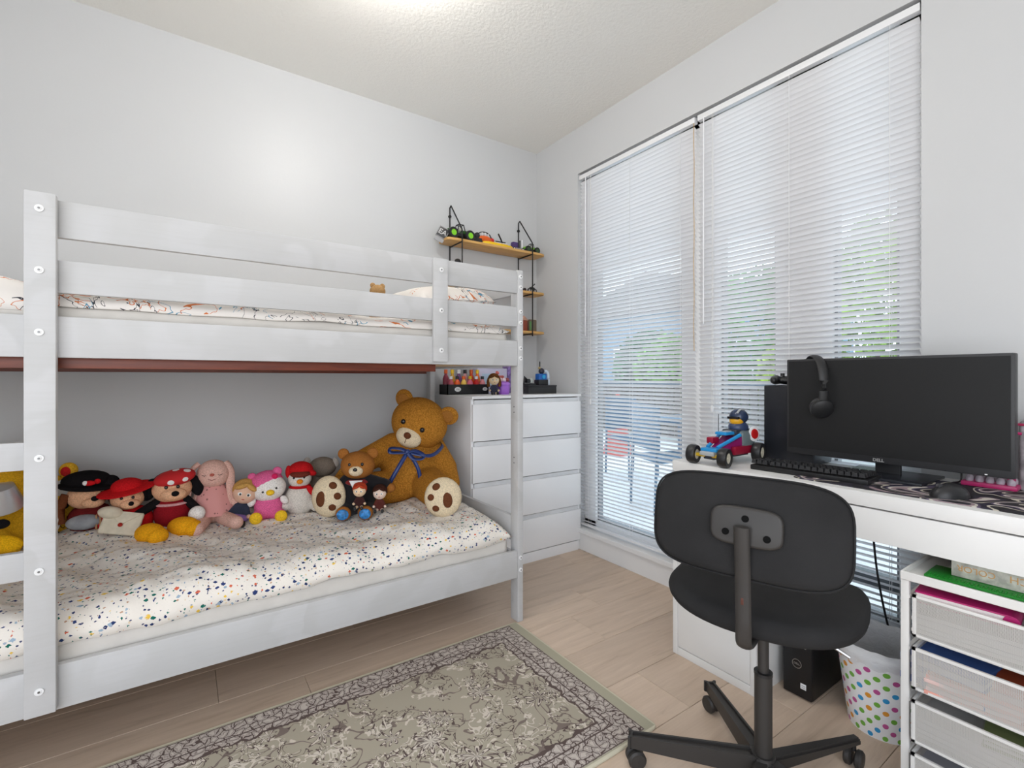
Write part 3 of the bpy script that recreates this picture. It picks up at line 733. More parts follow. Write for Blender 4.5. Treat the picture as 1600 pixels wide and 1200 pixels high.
# giant bear -----------------------------------------------------
BR = (-1.10, -0.36, 0.462)
gb = thing('teddy_bear', 'giant golden brown teddy bear with a dark blue ribbon in the bed corner', 'teddy bear', BR, 0)
w = lambda *p: Vector(p) - Vector(BR)
FUR = M((0.42, 0.18, 0.026), 0.95, 0, 0.32, 170, 0.8, 330, 0.0, 0.08, 'plush'); FURD = plush((0.33, 0.14, 0.03)); CREAM = plush((0.70, 0.58, 0.40), 0.4); PADB = plush((0.13, 0.045, 0.02), 0.4)
blob('body', gb, FUR, [('e', w(-1.115, -0.37, 0.615), (0.165, 0.140, 0.165)), ('e', w(-1.11, -0.36, 0.72), (0.120, 0.110, 0.10)),
    ('c', w(-1.00, -0.38, 0.735), w(-0.97, -0.46, 0.62), 0.062, 0.068), ('c', w(-0.97, -0.46, 0.62), w(-0.975, -0.53, 0.555), 0.066, 0.055),
    ('c', w(-1.20, -0.33, 0.745), w(-1.40, -0.35, 0.665), 0.068, 0.060), ('c', w(-1.40, -0.35, 0.665), w(-1.47, -0.37, 0.60), 0.058, 0.048),
    ('c', w(-1.08, -0.46, 0.56), w(-1.115, -0.71, 0.553), 0.090, 0.083),
    ('c', w(-1.20, -0.42, 0.55), w(-1.53, -0.45, 0.56), 0.085, 0.080)], 0.008, 5)
for (c, nn, r) in (((-1.137, -0.785, 0.552), (-0.45, -0.87, 0.05), (0.086, 0.092)), ((-1.578, -0.500, 0.560), (-0.62, -0.76, 0.08), (0.080, 0.094))):
    b = BM(); nv = Vector(nn).normalized(); M3 = frame(w(*c), nn, (0, 0, 1))
    t = BM(); ell(t, (0, 0.012, 0), (r[0], 0.040, r[1])); s = obj('sole', t, CREAM, gb, label='cream foot sole'); s.matrix_basis = M3
    sg = 1 if c[0] > -1.3 else -1
    qell('paw_pad', s, PADB, (-0.018 * sg, -0.021, -0.006), (0.025, 0.010, 0.037), (0, R(8) * sg, 0))
    for (px, pz, pr) in ((0.030, 0.052, 0.019), (0.052, 0.006, 0.018), (0.030, -0.042, 0.019)):
        qell('toe_pad', s, PADB, (px * sg, -0.014 + 0.04 * abs(px) * 0.1, pz), (pr, 0.012, pr * 0.9), (0, R(20) * sg, 0))
hd = obj('head', (lambda b: (ell(b, (0, 0, 0), (0.150, 0.128, 0.136), (0, 0, 0), 32, 20), b)[1])(BM()), FUR, gb)
hd.matrix_basis = frame(w(-1.085, -0.40, 0.862), (-0.68, -0.72, -0.16), (0.33, -0.18, 0.85))
for s in (-1, 1):
    b = BM(); ell(b, (0, 0, 0), (0.052, 0.022, 0.050), (0, 0, 0), 20, 12); e = obj('ear', b, FUR, hd); e.location = (s * 0.128, 0.015, 0.098 if s < 0 else 0.085); e.rotation_euler = (0, 0, R(12) * s)
    qell('inner_ear', hd, FURD, (s * 0.128 - s * 0.002, -0.006, 0.098 if s < 0 else 0.085), (0.034, 0.008, 0.032))
    qell('eye', hd, EYE, (s * 0.053, -0.120, 0.018), (0.0125, 0.010, 0.0135))
qell('muzzle', hd, CREAM, (0, -0.112, -0.050), (0.068, 0.040, 0.054), label='cream muzzle')
qell('nose', hd, PADB, (0, -0.153, -0.028), (0.019, 0.010, 0.017))
qtube('mouth', hd, PADB, [(0, -0.153, -0.045), (0, -0.151, -0.070)], 0.0018, 6)
RIB = M((0.012, 0.035, 0.16), 0.35, 0, 0.1, 30, name='satin_ribbon')
def ribbon(pts, wd, parent, name='ribbon', nrm=(-0.5, -0.85, 0)):
    b = BM(); P = [Vector(p) for p in smooth_path(pts, 5)]; rows = []
    for i, p in enumerate(P):
        d = (P[min(i + 1, len(P) - 1)] - P[max(i - 1, 0)]).normalized(); s = d.cross(Vector(nrm)).normalized() * wd / 2
        rows.append((b.verts.new(p - s), b.verts.new(p + s)))
    for a, c in zip(rows[:-1], rows[1:]): b.faces.new((a[0], a[1], c[1], c[0]))
    o = obj(name, b, RIB, parent, ang=180); m = o.modifiers.new('t', 'SOLIDIFY'); m.thickness = 0.002; return o
kn = w(-1.205, -0.53, 0.735)
bow = qell('bow', gb, RIB, kn, (0.014, 0.010, 0.014), label='dark blue ribbon tied in a bow at the neck')
for s, dz in ((-1, 0.010), (1, -0.020)):
    e = Vector((0.825, -0.565, 0)) * s
    b = ribbon([kn, kn + e * 0.035 + Vector((0, 0, 0.014 + dz * .3)), kn + e * 0.078 + Vector((-.01, -.01, 0.012 + dz)), kn + e * 0.080 + Vector((-.01, -.01, -0.008 + dz)), kn + e * 0.035 + Vector((-.01, -.01, -0.010 + dz)), kn + Vector((-.004, -.006, 0))], 0.020, bow, 'bow_loop', (-0.5, -0.3, 0.8))
ribbon([kn, kn + Vector((-0.045, -0.01, -0.06)), kn + Vector((-0.085, 0.0, -0.13)), kn + Vector((-0.105, 0.01, -0.175))], 0.020, bow, 'bow_tail')
ribbon([kn, kn + Vector((0.025, -0.035, -0.05)), kn + Vector((0.042, -0.045, -0.10)), kn + Vector((0.05, -0.045, -0.165))], 0.018, bow, 'bow_tail')
ribbon([kn, kn + Vector((0.10, -0.05, -0.02)), kn + Vector((0.20, 0.02, 0.01)), kn + Vector((0.235, 0.12, 0.02))], 0.018, bow, 'neck_band', (0.3, -0.9, 0.4))

# medium bear in a black robe --------------------------------------
B2 = (-1.44, -0.50, 0.462)
mb = thing('teddy_bear', 'medium brown teddy bear in a black robe sitting before the giant bear', 'teddy bear', B2, R(-25))
F2 = plush((0.34, 0.13, 0.03)); BLK = cloth((0.012, 0.011, 0.013))
blob('robe', mb, BLK, [('e', (0, 0, 0.095), (0.085, 0.065, 0.10)), ('c', (-0.05, -0.01, 0.155), (-0.105, -0.03, 0.09), 0.032, 0.036), ('c', (0.05, -0.01, 0.155), (0.125, -0.02, 0.13), 0.032, 0.034),
    ('c', (-0.035, -0.03, 0.035), (-0.045, -0.09, 0.03), 0.040, 0.030), ('c', (0.035, -0.03, 0.035), (0.05, -0.09, 0.03), 0.040, 0.030)], 0.005, 4)
qell('paw', mb, F2, (-0.118, -0.045, 0.078), (0.030, 0.028, 0.024)); qell('paw', mb, F2, (0.150, -0.03, 0.122), (0.026, 0.024, 0.022))
BLUE = M((0.03, 0.22, 0.55), 0.5, 0, 0.5, 70, name='blue_printed_pad')
for s in (-1, 1):
    f = qell('foot', mb, F2, (s * 0.048, -0.105, 0.030), (0.034, 0.026, 0.032))
    qell('sole', f, BLUE, (s * 0.048, -0.124, 0.030), (0.026, 0.010, 0.024), label='blue printed sole')
h2 = qell('head', mb, F2, (0.0, -0.005, 0.228), (0.078, 0.066, 0.066), (0, R(4), 0))
for s in (-1, 1):
    qell('ear', h2, F2, (s * 0.066, 0.005, 0.282), (0.026, 0.013, 0.026)); qell('eye', h2, EYE, (s * 0.028, -0.064, 0.242), (0.007, 0.005, 0.008))
qell('muzzle', h2, CREAM, (0, -0.062, 0.212), (0.032, 0.022, 0.024)); qell('nose', h2, EYE, (0, -0.084, 0.221), (0.010, 0.006, 0.008))
b = BM(); t = bmesh.new(); bmesh.ops.create_uvsphere(t, u_segments=20, v_segments=8, radius=1); bmesh.ops.transform(t, matrix=TR((0, -0.012, 0.162), (R(15), 0, 0), (0.062, 0.056, 0.016)), verts=t.verts); _add(b, t)
obj('collar', b, cloth((0.22, 0.02, 0.02)), mb)
b = BM(); prism(b, [(-0.030, 0.018), (0.030, 0.018), (0, -0.040)], 0.004, mtx=TR((0, -0.064, 0.150), (R(80), 0, 0))); sh = obj('shirt_front', b, WHT, mb)
qell('tie', sh, M((0.5, 0.10, 0.02), 0.6, 0, 0.6, 150, name='striped_tie'), (0.0, -0.070, 0.142), (0.010, 0.004, 0.016))

def doll(label, loc, rz, s, hair, dress, skin=(0.72, 0.47, 0.34), dress2=None, long_hair=False, cat='doll', name='plush_doll', group=GT, shoe=(0.01, 0.01, 0.012), hat=None):
    """little seated rag doll, s = height"""
    t = thing(name, label, cat, loc, rz, group)
    SK = cloth(skin); HR = plush(hair, 0.5); DR = cloth(dress)
    blob('dress', t, DR, [('e', (0, 0, 0.20 * s), (0.17 * s, 0.13 * s, 0.20 * s)), ('e', (0, 0, 0.36 * s), (0.12 * s, 0.10 * s, 0.12 * s)),
        ('c', (-0.10 * s, -0.02 * s, 0.38 * s), (-0.19 * s, -0.08 * s, 0.22 * s), 0.05 * s, 0.045 * s), ('c', (0.10 * s, -0.02 * s, 0.38 * s), (0.19 * s, -0.08 * s, 0.22 * s), 0.05 * s, 0.045 * s)], s * 0.022, 3)
    for q in (-1, 1):
        qell('hand', t, SK, (q * 0.20 * s, -0.10 * s, 0.19 * s), 0.05 * s)
        l = qcyl('leg', t, SK, (q * 0.08 * s, -0.08 * s, 0.07 * s), (q * 0.12 * s, -0.30 * s, 0.06 * s), 0.05 * s, 0.045 * s)
        qell('shoe', l, plastic(shoe), (q * 0.125 * s, -0.34 * s, 0.075 * s), (0.055 * s, 0.06 * s, 0.075 * s))
    if dress2: qell('skirt', t, cloth(dress2), (0, -0.02 * s, 0.13 * s), (0.21 * s, 0.20 * s, 0.11 * s))
    h = qell('head', t, SK, (0, -0.01 * s, 0.66 * s), (0.24 * s, 0.21 * s, 0.23 * s))
    qell('hair', h, HR, (0, 0.05 * s, 0.73 * s), (0.27 * s, 0.22 * s, 0.245 * s), (R(-18), 0, 0))
    qell('fringe', h, HR, (-0.09 * s, -0.14 * s, 0.83 * s), (0.15 * s, 0.09 * s, 0.06 * s), (0, R(-28), 0)); qell('fringe', h, HR, (0.10 * s, -0.14 * s, 0.83 * s), (0.13 * s, 0.09 * s, 0.06 * s), (0, R(30), 0))
    if long_hair:
        for q in (-1, 1): qtube('hair_lock', h, HR, smooth_path([(q * 0.22 * s, 0.02 * s, 0.75 * s), (q * 0.27 * s, 0.0, 0.55 * s), (q * 0.24 * s, -0.03 * s, 0.36 * s)], 4), 0.07 * s, 10)
    for q in (-1, 1):
        e = qell('eye', h, WHT, (q * 0.085 * s, -0.205 * s, 0.67 * s), (0.045 * s, 0.014 * s, 0.038 * s)); qell('pupil', e, EYE, (q * 0.08 * s, -0.218 * s, 0.668 * s), (0.022 * s, 0.008 * s, 0.026 * s))
    qell('mouth', h, cloth((0.45, 0.08, 0.07)), (0, -0.208 * s, 0.56 * s), (0.03 * s, 0.008 * s, 0.01 * s))
    return t, h
doll('tiny red haired doll in a dark robe leaning on the medium bear', (-1.470, -0.625, 0.520), R(-25), 0.118, (0.42, 0.05, 0.02), (0.04, 0.012, 0.012), (0.75, 0.55, 0.36))
doll('tiny dark haired doll in a dark robe at the giant bear belly', (-1.375, -0.615, 0.490), R(-25), 0.125, (0.05, 0.018, 0.012), (0.09, 0.02, 0.015), (0.75, 0.58, 0.48))

# snowman ----------------------------------------------------------
t = thing('plush_snowman', 'white plush snowman with a red cap and red scarf', 'plush toy', (-1.667, -0.35, 0.458), R(-15), GT)
CR = plush((0.66, 0.61, 0.55), 0.5); RED = plush((0.50, 0.012, 0.015), 0.5)
blob('body', t, CR, [('e', (0, 0, 0.072), (0.066, 0.058, 0.080)), ('c', (0.04, -0.01, 0.08), (0.072, -0.03, 0.040), 0.022, 0.024), ('c', (-0.045, -0.01, 0.09), (-0.062, -0.03, 0.05), 0.02, 0.02)], 0.005)
h = qell('head', t, CR, (0, -0.005, 0.172), (0.052, 0.046, 0.045))
qell('nose', h, plush((0.80, 0.25, 0.02), 0.3), (0.004, -0.056, 0.166), (0.014, 0.014, 0.011))
for s in (-1, 1): qell('eye', h, EYE, (s * 0.022, -0.047, 0.182), 0.005)
hat = qell('cap', t, RED, (0.004, 0.004, 0.210), (0.054, 0.050, 0.040)); qell('cap_brim', hat, plush((0.16, 0.03, 0.02)), (0.004, -0.034, 0.197), (0.044, 0.028, 0.015), (R(10), 0, 0)); qell('ear_flap', hat, RED, (0.052, -0.01, 0.196), (0.022, 0.022, 0.014), (0, R(20), 0)); qell('ear_flap', hat, RED, (-0.048, -0.005, 0.205), (0.014, 0.020, 0.030))
sc_ = BM(); t2 = bmesh.new(); bmesh.ops.create_uvsphere(t2, u_segments=20, v_segments=8, radius=1); bmesh.ops.transform(t2, matrix=TR((0, -0.003, 0.134), (0, 0, 0), (0.049, 0.045, 0.012)), verts=t2.verts); _add(sc_, t2); ell(sc_, (0.052, -0.034, 0.115), (0.014, 0.008, 0.032), (0, R(-35), 0))
obj('scarf', sc_, RED, t)

# fuzzy grey-brown toy behind ---------------------------------------
t = thing('plush_toy', 'fuzzy grey brown plush toy behind the snowman and the bear foot', 'plush toy', (-1.55, -0.22, 0.462), R(-15), GT)
GF = plush((0.24, 0.195, 0.155), 2.0)
qell('body', t, GF, (0, 0, 0.08), (0.06, 0.05, 0.08)); h = qell('head', t, GF, (0.015, -0.01, 0.190), (0.066, 0.055, 0.050)); qell('ear', h, plush((0.42, 0.38, 0.34)), (-0.060, -0.01, 0.215), (0.018, 0.014, 0.028), (0, R(15), 0)); qell('ear', h, plush((0.42, 0.38, 0.34)), (0.078, -0.02, 0.210), (0.014, 0.012, 0.026), (0, R(-15), 0))

# chick with pink hood -----------------------------------------------
t = thing('plush_chick', 'white plush chick with a pink hood, pink overalls and yellow feet', 'plush toy', (-1.80, -0.35, 0.460), R(-12), GT)
PK = plush((0.72, 0.13, 0.30), 0.5); YE = plush((0.85, 0.52, 0.03), 0.4); WP = plush((0.80, 0.76, 0.72), 0.5)
blob('body', t, PK, [('e', (0, 0, 0.058), (0.060, 0.050, 0.058)), ('c', (-0.03, -0.02, 0.03), (-0.04, -0.05, 0.03), 0.03, 0.024), ('c', (0.03, -0.02, 0.03), (0.05, -0.05, 0.03), 0.03, 0.024)], 0.005)
for s in (-1, 1): qell('foot', t, YE, (s * 0.050 + 0.006, -0.074, 0.026), (0.026, 0.016, 0.026)); qell('wing', t, WP, (s * 0.066, -0.018, 0.085), (0.016, 0.016, 0.022), (0, R(35) * -s, 0))
h = qell('head', t, WP, (0.002, -0.008, 0.142), (0.072, 0.055, 0.060), (0, R(-14), 0))
hood = qell('hood', h, PK, (-0.012, 0.006, 0.163), (0.074, 0.060, 0.055), (0, R(-18), 0))
qell('hood_ear', hood, PK, (0.036, 0.0, 0.215), (0.020, 0.014, 0.020)); qell('hood_ear', hood, PK, (-0.066, 0.0, 0.196), (0.018, 0.014, 0.018)); qell('strawberry', hood, plush((0.60, 0.02, 0.10), 0.3), (0.028, -0.036, 0.198), (0.013, 0.007, 0.013))
qell('beak', h, YE, (0.012, -0.064, 0.132), (0.017, 0.012, 0.013))
for q in (-0.018, 0.036): qell('eye', h, EYE, (q, -0.060, 0.140 + q * 0.25), 0.0048)

# blonde doll ---------------------------------------------------------
dl, _h = doll('small blonde doll in a purple skirt beside the pink plush rabbit', (-1.925, -0.345, 0.462), R(-10), 0.200, (0.55, 0.31, 0.09), (0.03, 0.035, 0.06), (0.72, 0.46, 0.33), (0.27, 0.15, 0.42), False)
dl.rotation_euler = (0, R(14), R(-10))

# pink rabbit -----------------------------------------------------------
t = thing('plush_rabbit', 'pale pink plush rabbit with closed eyes and long ears in a floral dress', 'plush toy', (-2.01, -0.29, 0.462), R(-8), GT)
PR = plush((0.68, 0.42, 0.35), 0.5)
def floral():
    m, n, b = new_mat('tiny_floral_print'); v = coords(n)
    vo = n.nodes.new('ShaderNodeTexVoronoi'); vo.inputs['Scale'].default_value = 48; n.links.new(v, vo.inputs['Vector'])
    n.links.new(mix_(n, math_(n, 'LESS_THAN', vo.outputs['Distance'], 0.20), (0.66, 0.30, 0.28), (0.28, 0.12, 0.11)), b.inputs['Base Color'])
    b.inputs['Roughness'].default_value = 0.9; bump_(n, b, noise_(n, v, 40, 3), 0.4, 0.004); return m
blob('body', t, PR, [('e', (0, 0, 0.08), (0.065, 0.055, 0.08)), ('c', (-0.03, -0.04, 0.03), (-0.045, -0.155, 0.022), 0.030, 0.028), ('c', (0.04, -0.04, 0.03), (0.095, -0.135, 0.026), 0.030, 0.028), ('c', (-0.05, 0, 0.13), (-0.088, -0.03, 0.05), 0.022, 0.02), ('c', (0.05, 0, 0.13), (0.10, -0.03, 0.07), 0.022, 0.02)], 0.005)
b = BM(); lathe(b, [(0.04, 0.168), (0.052, 0.155), (0.068, 0.12), (0.082, 0.08), (0.094, 0.052), (0.096, 0.046), (0.088, 0.048), (0.03, 0.06)], 32)
for v in b.verts:
    a = math.atan2(v.co.y, v.co.x); k = max(0, (0.17 - v.co.z) / 0.12); v.co.x *= 1 + 0.04 * k * math.sin(a * 9); v.co.y *= 0.86 * (1 + 0.04 * k * math.sin(a * 9))
obj('dress', b, floral(), t, label='dusty pink dress with tiny flowers')
h = qell('head', t, PR, (0.0, -0.005, 0.218), (0.064, 0.056, 0.062))
for s in (-1, 1):
    qtube('ear', h, PR, smooth_path([(s * 0.050 - 0.004, 0.0, 0.265), (s * 0.072 - 0.008, -0.01, 0.235), (s * 0.078 - 0.012 , -0.02, 0.15), (s * 0.085 - 0.014, -0.025, 0.085)], 4), 0.017, 10, flat=(1.0, 0.6))
    qtube('closed_eye', h, M((0.10, 0.06, 0.05), 0.8, name='stitch'), [(s * 0.020, -0.056, 0.222), (s * 0.028, -0.0555, 0.218), (s * 0.038, -0.051, 0.222)], 0.0014, 6)
qell('nose', h, plush((0.45, 0.12, 0.09), 0.3), (0, -0.059, 0.222), (0.009, 0.005, 0.007)); qtube('mouth', h, M((0.25, 0.08, 0.07), 0.8), [(-0.014, -0.057, 0.203), (0, -0.060, 0.199), (0.014, -0.057, 0.203)], 0.0013, 6)

# puppy with spotted beret ------------------------------------------------
def dots(c1, c2, sc_, th):
    m, n, b = new_mat('spotted_cloth'); v = coords(n)
    vo = n.nodes.new('ShaderNodeTexVoronoi'); vo.inputs['Scale'].default_value = sc_; vo.inputs['Randomness'].default_value = 0.35; n.links.new(v, vo.inputs['Vector'])
    n.links.new(mix_(n, math_(n, 'LESS_THAN', vo.outputs['Distance'], th), c1, c2), b.inputs['Base Color']); b.inputs['Roughness'].default_value = 0.85; return m
t = thing('plush_toy', 'plush toy with a white spotted red beret and big yellow shoes', 'plush toy', (-2.158, -0.31, 0.458), R(-4), GT); t.scale = (0.95, 0.95, 0.93)
PCH = plush((0.74, 0.42, 0.25), 0.4); BK = plush((0.010, 0.009, 0.010), 0.6); DRD = plush((0.26, 0.010, 0.016), 0.5); YS = plush((0.80, 0.36, 0.012), 0.5)
blob('body', t, DRD, [('e', (0, 0, 0.085), (0.070, 0.060, 0.085))], 0.006)
for (p0_, p1_) in (((-0.05, -0.01, 0.14), (-0.115, -0.05, 0.105)), ((0.05, -0.01, 0.14), (0.10, -0.04, 0.09))): blob('arm', t, BK, [('c', p0_, p1_, 0.020, 0.018)], 0.005)
for s in (-1, 1): qell('paw', t, WP, (s * 0.112 - 0.018, -0.065, 0.082), (0.032, 0.026, 0.034), (0, R(30) * s, 0))
for (fx, fy, rzz) in ((-0.062, -0.145, -20), (0.048, -0.098, 12)):
    b = BM(); ell(b, (0, 0, 0), (0.046, 0.066, 0.042)); ell(b, (0, -0.045, -0.006), (0.040, 0.030, 0.034)); f = obj('shoe', b, YS, t, label='big yellow shoe'); f.location = (fx, fy, 0.040); f.rotation_euler = (0, 0, R(rzz + 45) if fx > 0 else R(40))
b = BM(); ell(b, (0, -0.004, 0.128), (0.066, 0.058, 0.010)); obj('collar', b, plush((0.72, 0.40, 0.42), 0.4), t)
h = qell('head', t, PCH, (0.0, -0.012, 0.195), (0.074, 0.060, 0.062)); qell('hair', h, BK, (0, 0.022, 0.205), (0.082, 0.055, 0.066))
qell('muzzle', h, PCH, (0.010, -0.062, 0.178), (0.048, 0.030, 0.030)); qell('nose', h, BK, (0.018, -0.092, 0.186), (0.014, 0.010, 0.012))
for q in (-0.016, 0.026):
    qell('eye', h, EYE, (q, -0.070, 0.212), (0.007, 0.005, 0.008))
hatm = dots((0.52, 0.012, 0.015), (0.8, 0.78, 0.76), 22, 0.30)
qell('beret', h, hatm, (0.012, -0.030, 0.246), (0.078, 0.052, 0.034), (R(16), R(-10), 0), label='red beret with white spots')
for s in (-1, 1): b = BM(); ell(b, (0, 0, 0), (0.026, 0.016, 0.050)); o = obj('ear', b, BK, h, label='floppy black ear'); o.location = (s * 0.084 + 0.004, 0.004, 0.196); o.rotation_euler = (0, R(-16) * s, 0)

# toy with red hat and cream envelope ---------------------------------------
t = thing('plush_toy', 'small plush toy in a red hat holding a cream envelope pouch', 'plush toy', (-2.305, -0.30, 0.475), R(-2), GT)
R2 = plush((0.58, 0.012, 0.016), 0.5)
qell('body', t, R2, (0.02, 0, 0.05), (0.065, 0.05, 0.06)); h = qell('head', t, PCH, (0, -0.01, 0.142), (0.056, 0.048, 0.046))
qell('muzzle', h, PCH, (0.012, -0.052, 0.126), (0.032, 0.020, 0.020)); qell('nose', h, BK, (0.018, -0.072, 0.131), (0.009, 0.006, 0.009))
for q in (-0.014, 0.022): qell('eye', h, EYE, (q, -0.055, 0.152), (0.0055, 0.004, 0.006))
hh = qell('hat', h, R2, (0, 0.002, 0.186), (0.056, 0.050, 0.036)); b = BM(); ell(b, (0, 0, 0), (0.098, 0.066, 0.008)); o = obj('hat_brim', b, R2, hh); o.location = (0.0, -0.018, 0.180); o.rotation_euler = (R(14), R(-10), 0)
for s in (-1, 1): qell('hair_tuft', h, BK, (s * 0.048 + 0.004, 0.010, 0.150), (0.020, 0.030, 0.030))
CRM = cloth((0.66, 0.59, 0.46)); b = BM(); box(b, -0.062, 0.062, -0.010, 0.010, -0.044, 0.044, 0.008, 3); p = obj('envelope_pouch', b, CRM, t, label='cream envelope shaped pouch'); p.location = (-0.010, -0.085, 0.062); p.rotation_euler = (R(-30), R(14), R(-6))
b = BM(); prism(b, [(-0.060, 0.042), (0.060, 0.042), (0.0, -0.010)], 0.004, 0.0015, 1, TR((0, -0.010, 0), (R(90), 0, 0))); obj('flap', b, CRM, p); qell('wax_seal', p, plush((0.35, 0.03, 0.02), 0.2), (0.0, -0.015, -0.010), (0.008, 0.003, 0.008))
qell('mitten', t, CRM, (-0.045, -0.072, 0.105), (0.040, 0.026, 0.024), (0, R(15), 0))

# toy with black hat ---------------------------------------------------------
t = thing('plush_toy', 'plush toy with a floppy black hat and a striped red scarf', 'plush toy', (-2.435, -0.235, 0.478), R(0), GT)
qell('body', t, plush((0.15, 0.015, 0.015)), (0.01, 0, 0.06), (0.075, 0.055, 0.065))
h = qell('head', t, PCH, (0, -0.01, 0.155), (0.066, 0.055, 0.052)); qell('muzzle', h, PCH, (0.022, -0.056, 0.134), (0.036, 0.022, 0.022)); qell('nose', h, BK, (0.030, -0.078, 0.152), (0.012, 0.008, 0.010))
for q in (-0.010, 0.046): qell('eye', h, EYE, (q, -0.061 + abs(q) * .35, 0.166), (0.006, 0.004, 0.007))
hh = qell('hat', h, BK, (-0.005, 0.0, 0.215), (0.078, 0.058, 0.038)); qell('hat_fold', hh, BK, (0.064, -0.004, 0.188), (0.036, 0.030, 0.042), (0, R(30), 0)); qell('hat_brim', hh, BK, (0, -0.020, 0.196), (0.092, 0.058, 0.012), (R(12), R(6), 0))
qell('hat_flower', hh, R2, (0.012, -0.066, 0.212), (0.020, 0.008, 0.010)); qell('hat_flower', hh, WHT, (0.0, -0.070, 0.214), (0.008, 0.005, 0.009)); qell('hat_flower', hh, R2, (0.036, -0.060, 0.216), (0.010, 0.006, 0.010))
qell('collar', t, M((0.30, 0.31, 0.33), 0.6, 0, 0.2, 30), (-0.005, -0.055, 0.060), (0.055, 0.025, 0.030)); b = BM(); prism(b, [(-0.06, 0.03), (0.03, 0.045), (0.02, -0.03), (-0.05, -0.025)], 0.006, 0.002, 1, TR((-0.045, -0.02, 0.190), (R(80), 0, R(-20)))); obj('grey_trim', b, M((0.42, 0.40, 0.36), 0.6), t, smooth=True)
b = BM(); 
for i in range(6): box(b, 0.030 + i * 0.012, 0.036 + i * 0.012, -0.070, -0.050, 0.020, 0.085 - i * 0.005, 0.001, 1)
obj('scarf_stripes', b, M((0.45, 0.25, 0.12), 0.8), t, smooth=False); qell('scarf', t, R2, (0.055, -0.045, 0.055), (0.045, 0.022, 0.035)); qell('hand', t, WP, (-0.10, -0.04, 0.07), (0.026, 0.02, 0.04)); qtube('hair_braid', h, plush((0.16, 0.05, 0.02)), [(-0.06, -0.03, 0.17), (-0.078, -0.035, 0.12), (-0.075, -0.04, 0.06)], 0.016, 10)

# tall yellow plush ----------------------------------------------------------
t = thing('plush_toy', 'tall yellow plush with a red lined round ear behind the ladder upright', 'plush toy', (-2.545, -0.18, 0.468), R(0), GT)
YP = plush((0.72, 0.40, 0.03), 0.5)
blob('body', t, YP, [('e', (0, 0, 0.10), (0.062, 0.055, 0.115)), ('e', (-0.005, -0.005, 0.19), (0.055, 0.05, 0.06))], 0.006)
for s in (-1, 1): e = qell('ear', t, YP, (s * 0.045, -0.005, 0.262), (0.030, 0.016, 0.032)); qell('ear_lining', e, plush((0.50, 0.02, 0.02), 0.3), (s * 0.045 - 0.006, -0.016, 0.260), (0.017, 0.008, 0.020))
text('printed_digits', '20', 0.05, BK, t, (0.030, -0.058, 0.135), (R(90), 0, R(18)), 0.002)
for k, (px_, pz_) in enumerate(((0.020, 0.085), (0.035, 0.075), (0.028, 0.05), (0.044, 0.045), (0.02, 0.03))): qtube('scribble', t, BK, [(px_ - 0.008, -0.056, pz_), (px_, -0.0585, pz_ + 0.008), (px_ + 0.006, -0.055, pz_ - 0.004)], 0.0016, 6)

# large yellow plush at the left edge -------------------------------------------
t = thing('plush_toy', 'large yellow plush with a silver cap and black oval nose behind the ladder', 'plush toy', (-2.72, -0.34, 0.462), R(0), GT)
YL = plush((0.62, 0.33, 0.015), 0.6)
blob('body', t, YL, [('e', (0, 0, 0.12), (0.17, 0.13, 0.13)), ('e', (0.02, -0.02, 0.25), (0.15, 0.12, 0.12)), ('c', (0.06, -0.10, 0.10), (0.115, -0.13, 0.06), 0.045, 0.03)], 0.008)
b = BM(); lathe(b, [(0.001, 0.03), (0.040, 0.02), (0.055, -0.03), (0.060, -0.06), (0.052, -0.066)], 20, TR((0.085, -0.125, 0.255), (R(20), 0, 0))); obj('silver_cap', b, M((0.62, 0.63, 0.66), 0.3, 0.7, name='silver_cloth'), t)
qell('nose', t, BK, (0.098, -0.150, 0.150), (0.021, 0.010, 0.016)); qell('leaf_paw', t, plush((0.75, 0.40, 0.01), 0.4), (0.10, -0.160, 0.085), (0.055, 0.02, 0.030), (0, R(12), 0))

# ------------------------------------------------------------------ wall shelf with wire brackets
SX0, SX1 = -0.80, -0.045
ws = thing('wall_shelf', 'three tier wooden wall shelf on black wire brackets in the room corner', 'shelf', (-0.42, -0.085, 1.40))
wl = lambda x, y, z: (x + 0.42, y + 0.085, z - 1.40)
SZ = (1.405, 1.675, 1.945)
for z in SZ:
    b = BM(); prism(b, superell((SX1 - SX0) / 2, 0.075, 9, 64), 0.016, 0.003, 2)
    o = obj('shelf_board', b, MSHELF, ws); o.location = (wl((SX0 + SX1) / 2, -0.092, z))
for X in (-0.705, -0.165):
    b = BM()
    tube(b, [wl(X, -0.006, 1.385), wl(X, -0.006, 2.195)], 0.0042, 8)
    tube(b, [wl(X, -0.006, 2.195), wl(X, -0.022, 2.205), wl(X, -0.168, 2.02), wl(X, -0.172, 2.0), wl(X, -0.172, 1.385)], 0.0042, 8)
    for z in SZ: tube(b, [wl(X, -0.006, z - 0.004), wl(X, -0.172, z - 0.004)], 0.0042, 8)
    for z in (2.14, 1.43): cyl(b, wl(X, -0.001, z), wl(X, -0.010, z), 0.010, None, 12)
    obj('wire_bracket', b, WIRE, ws)

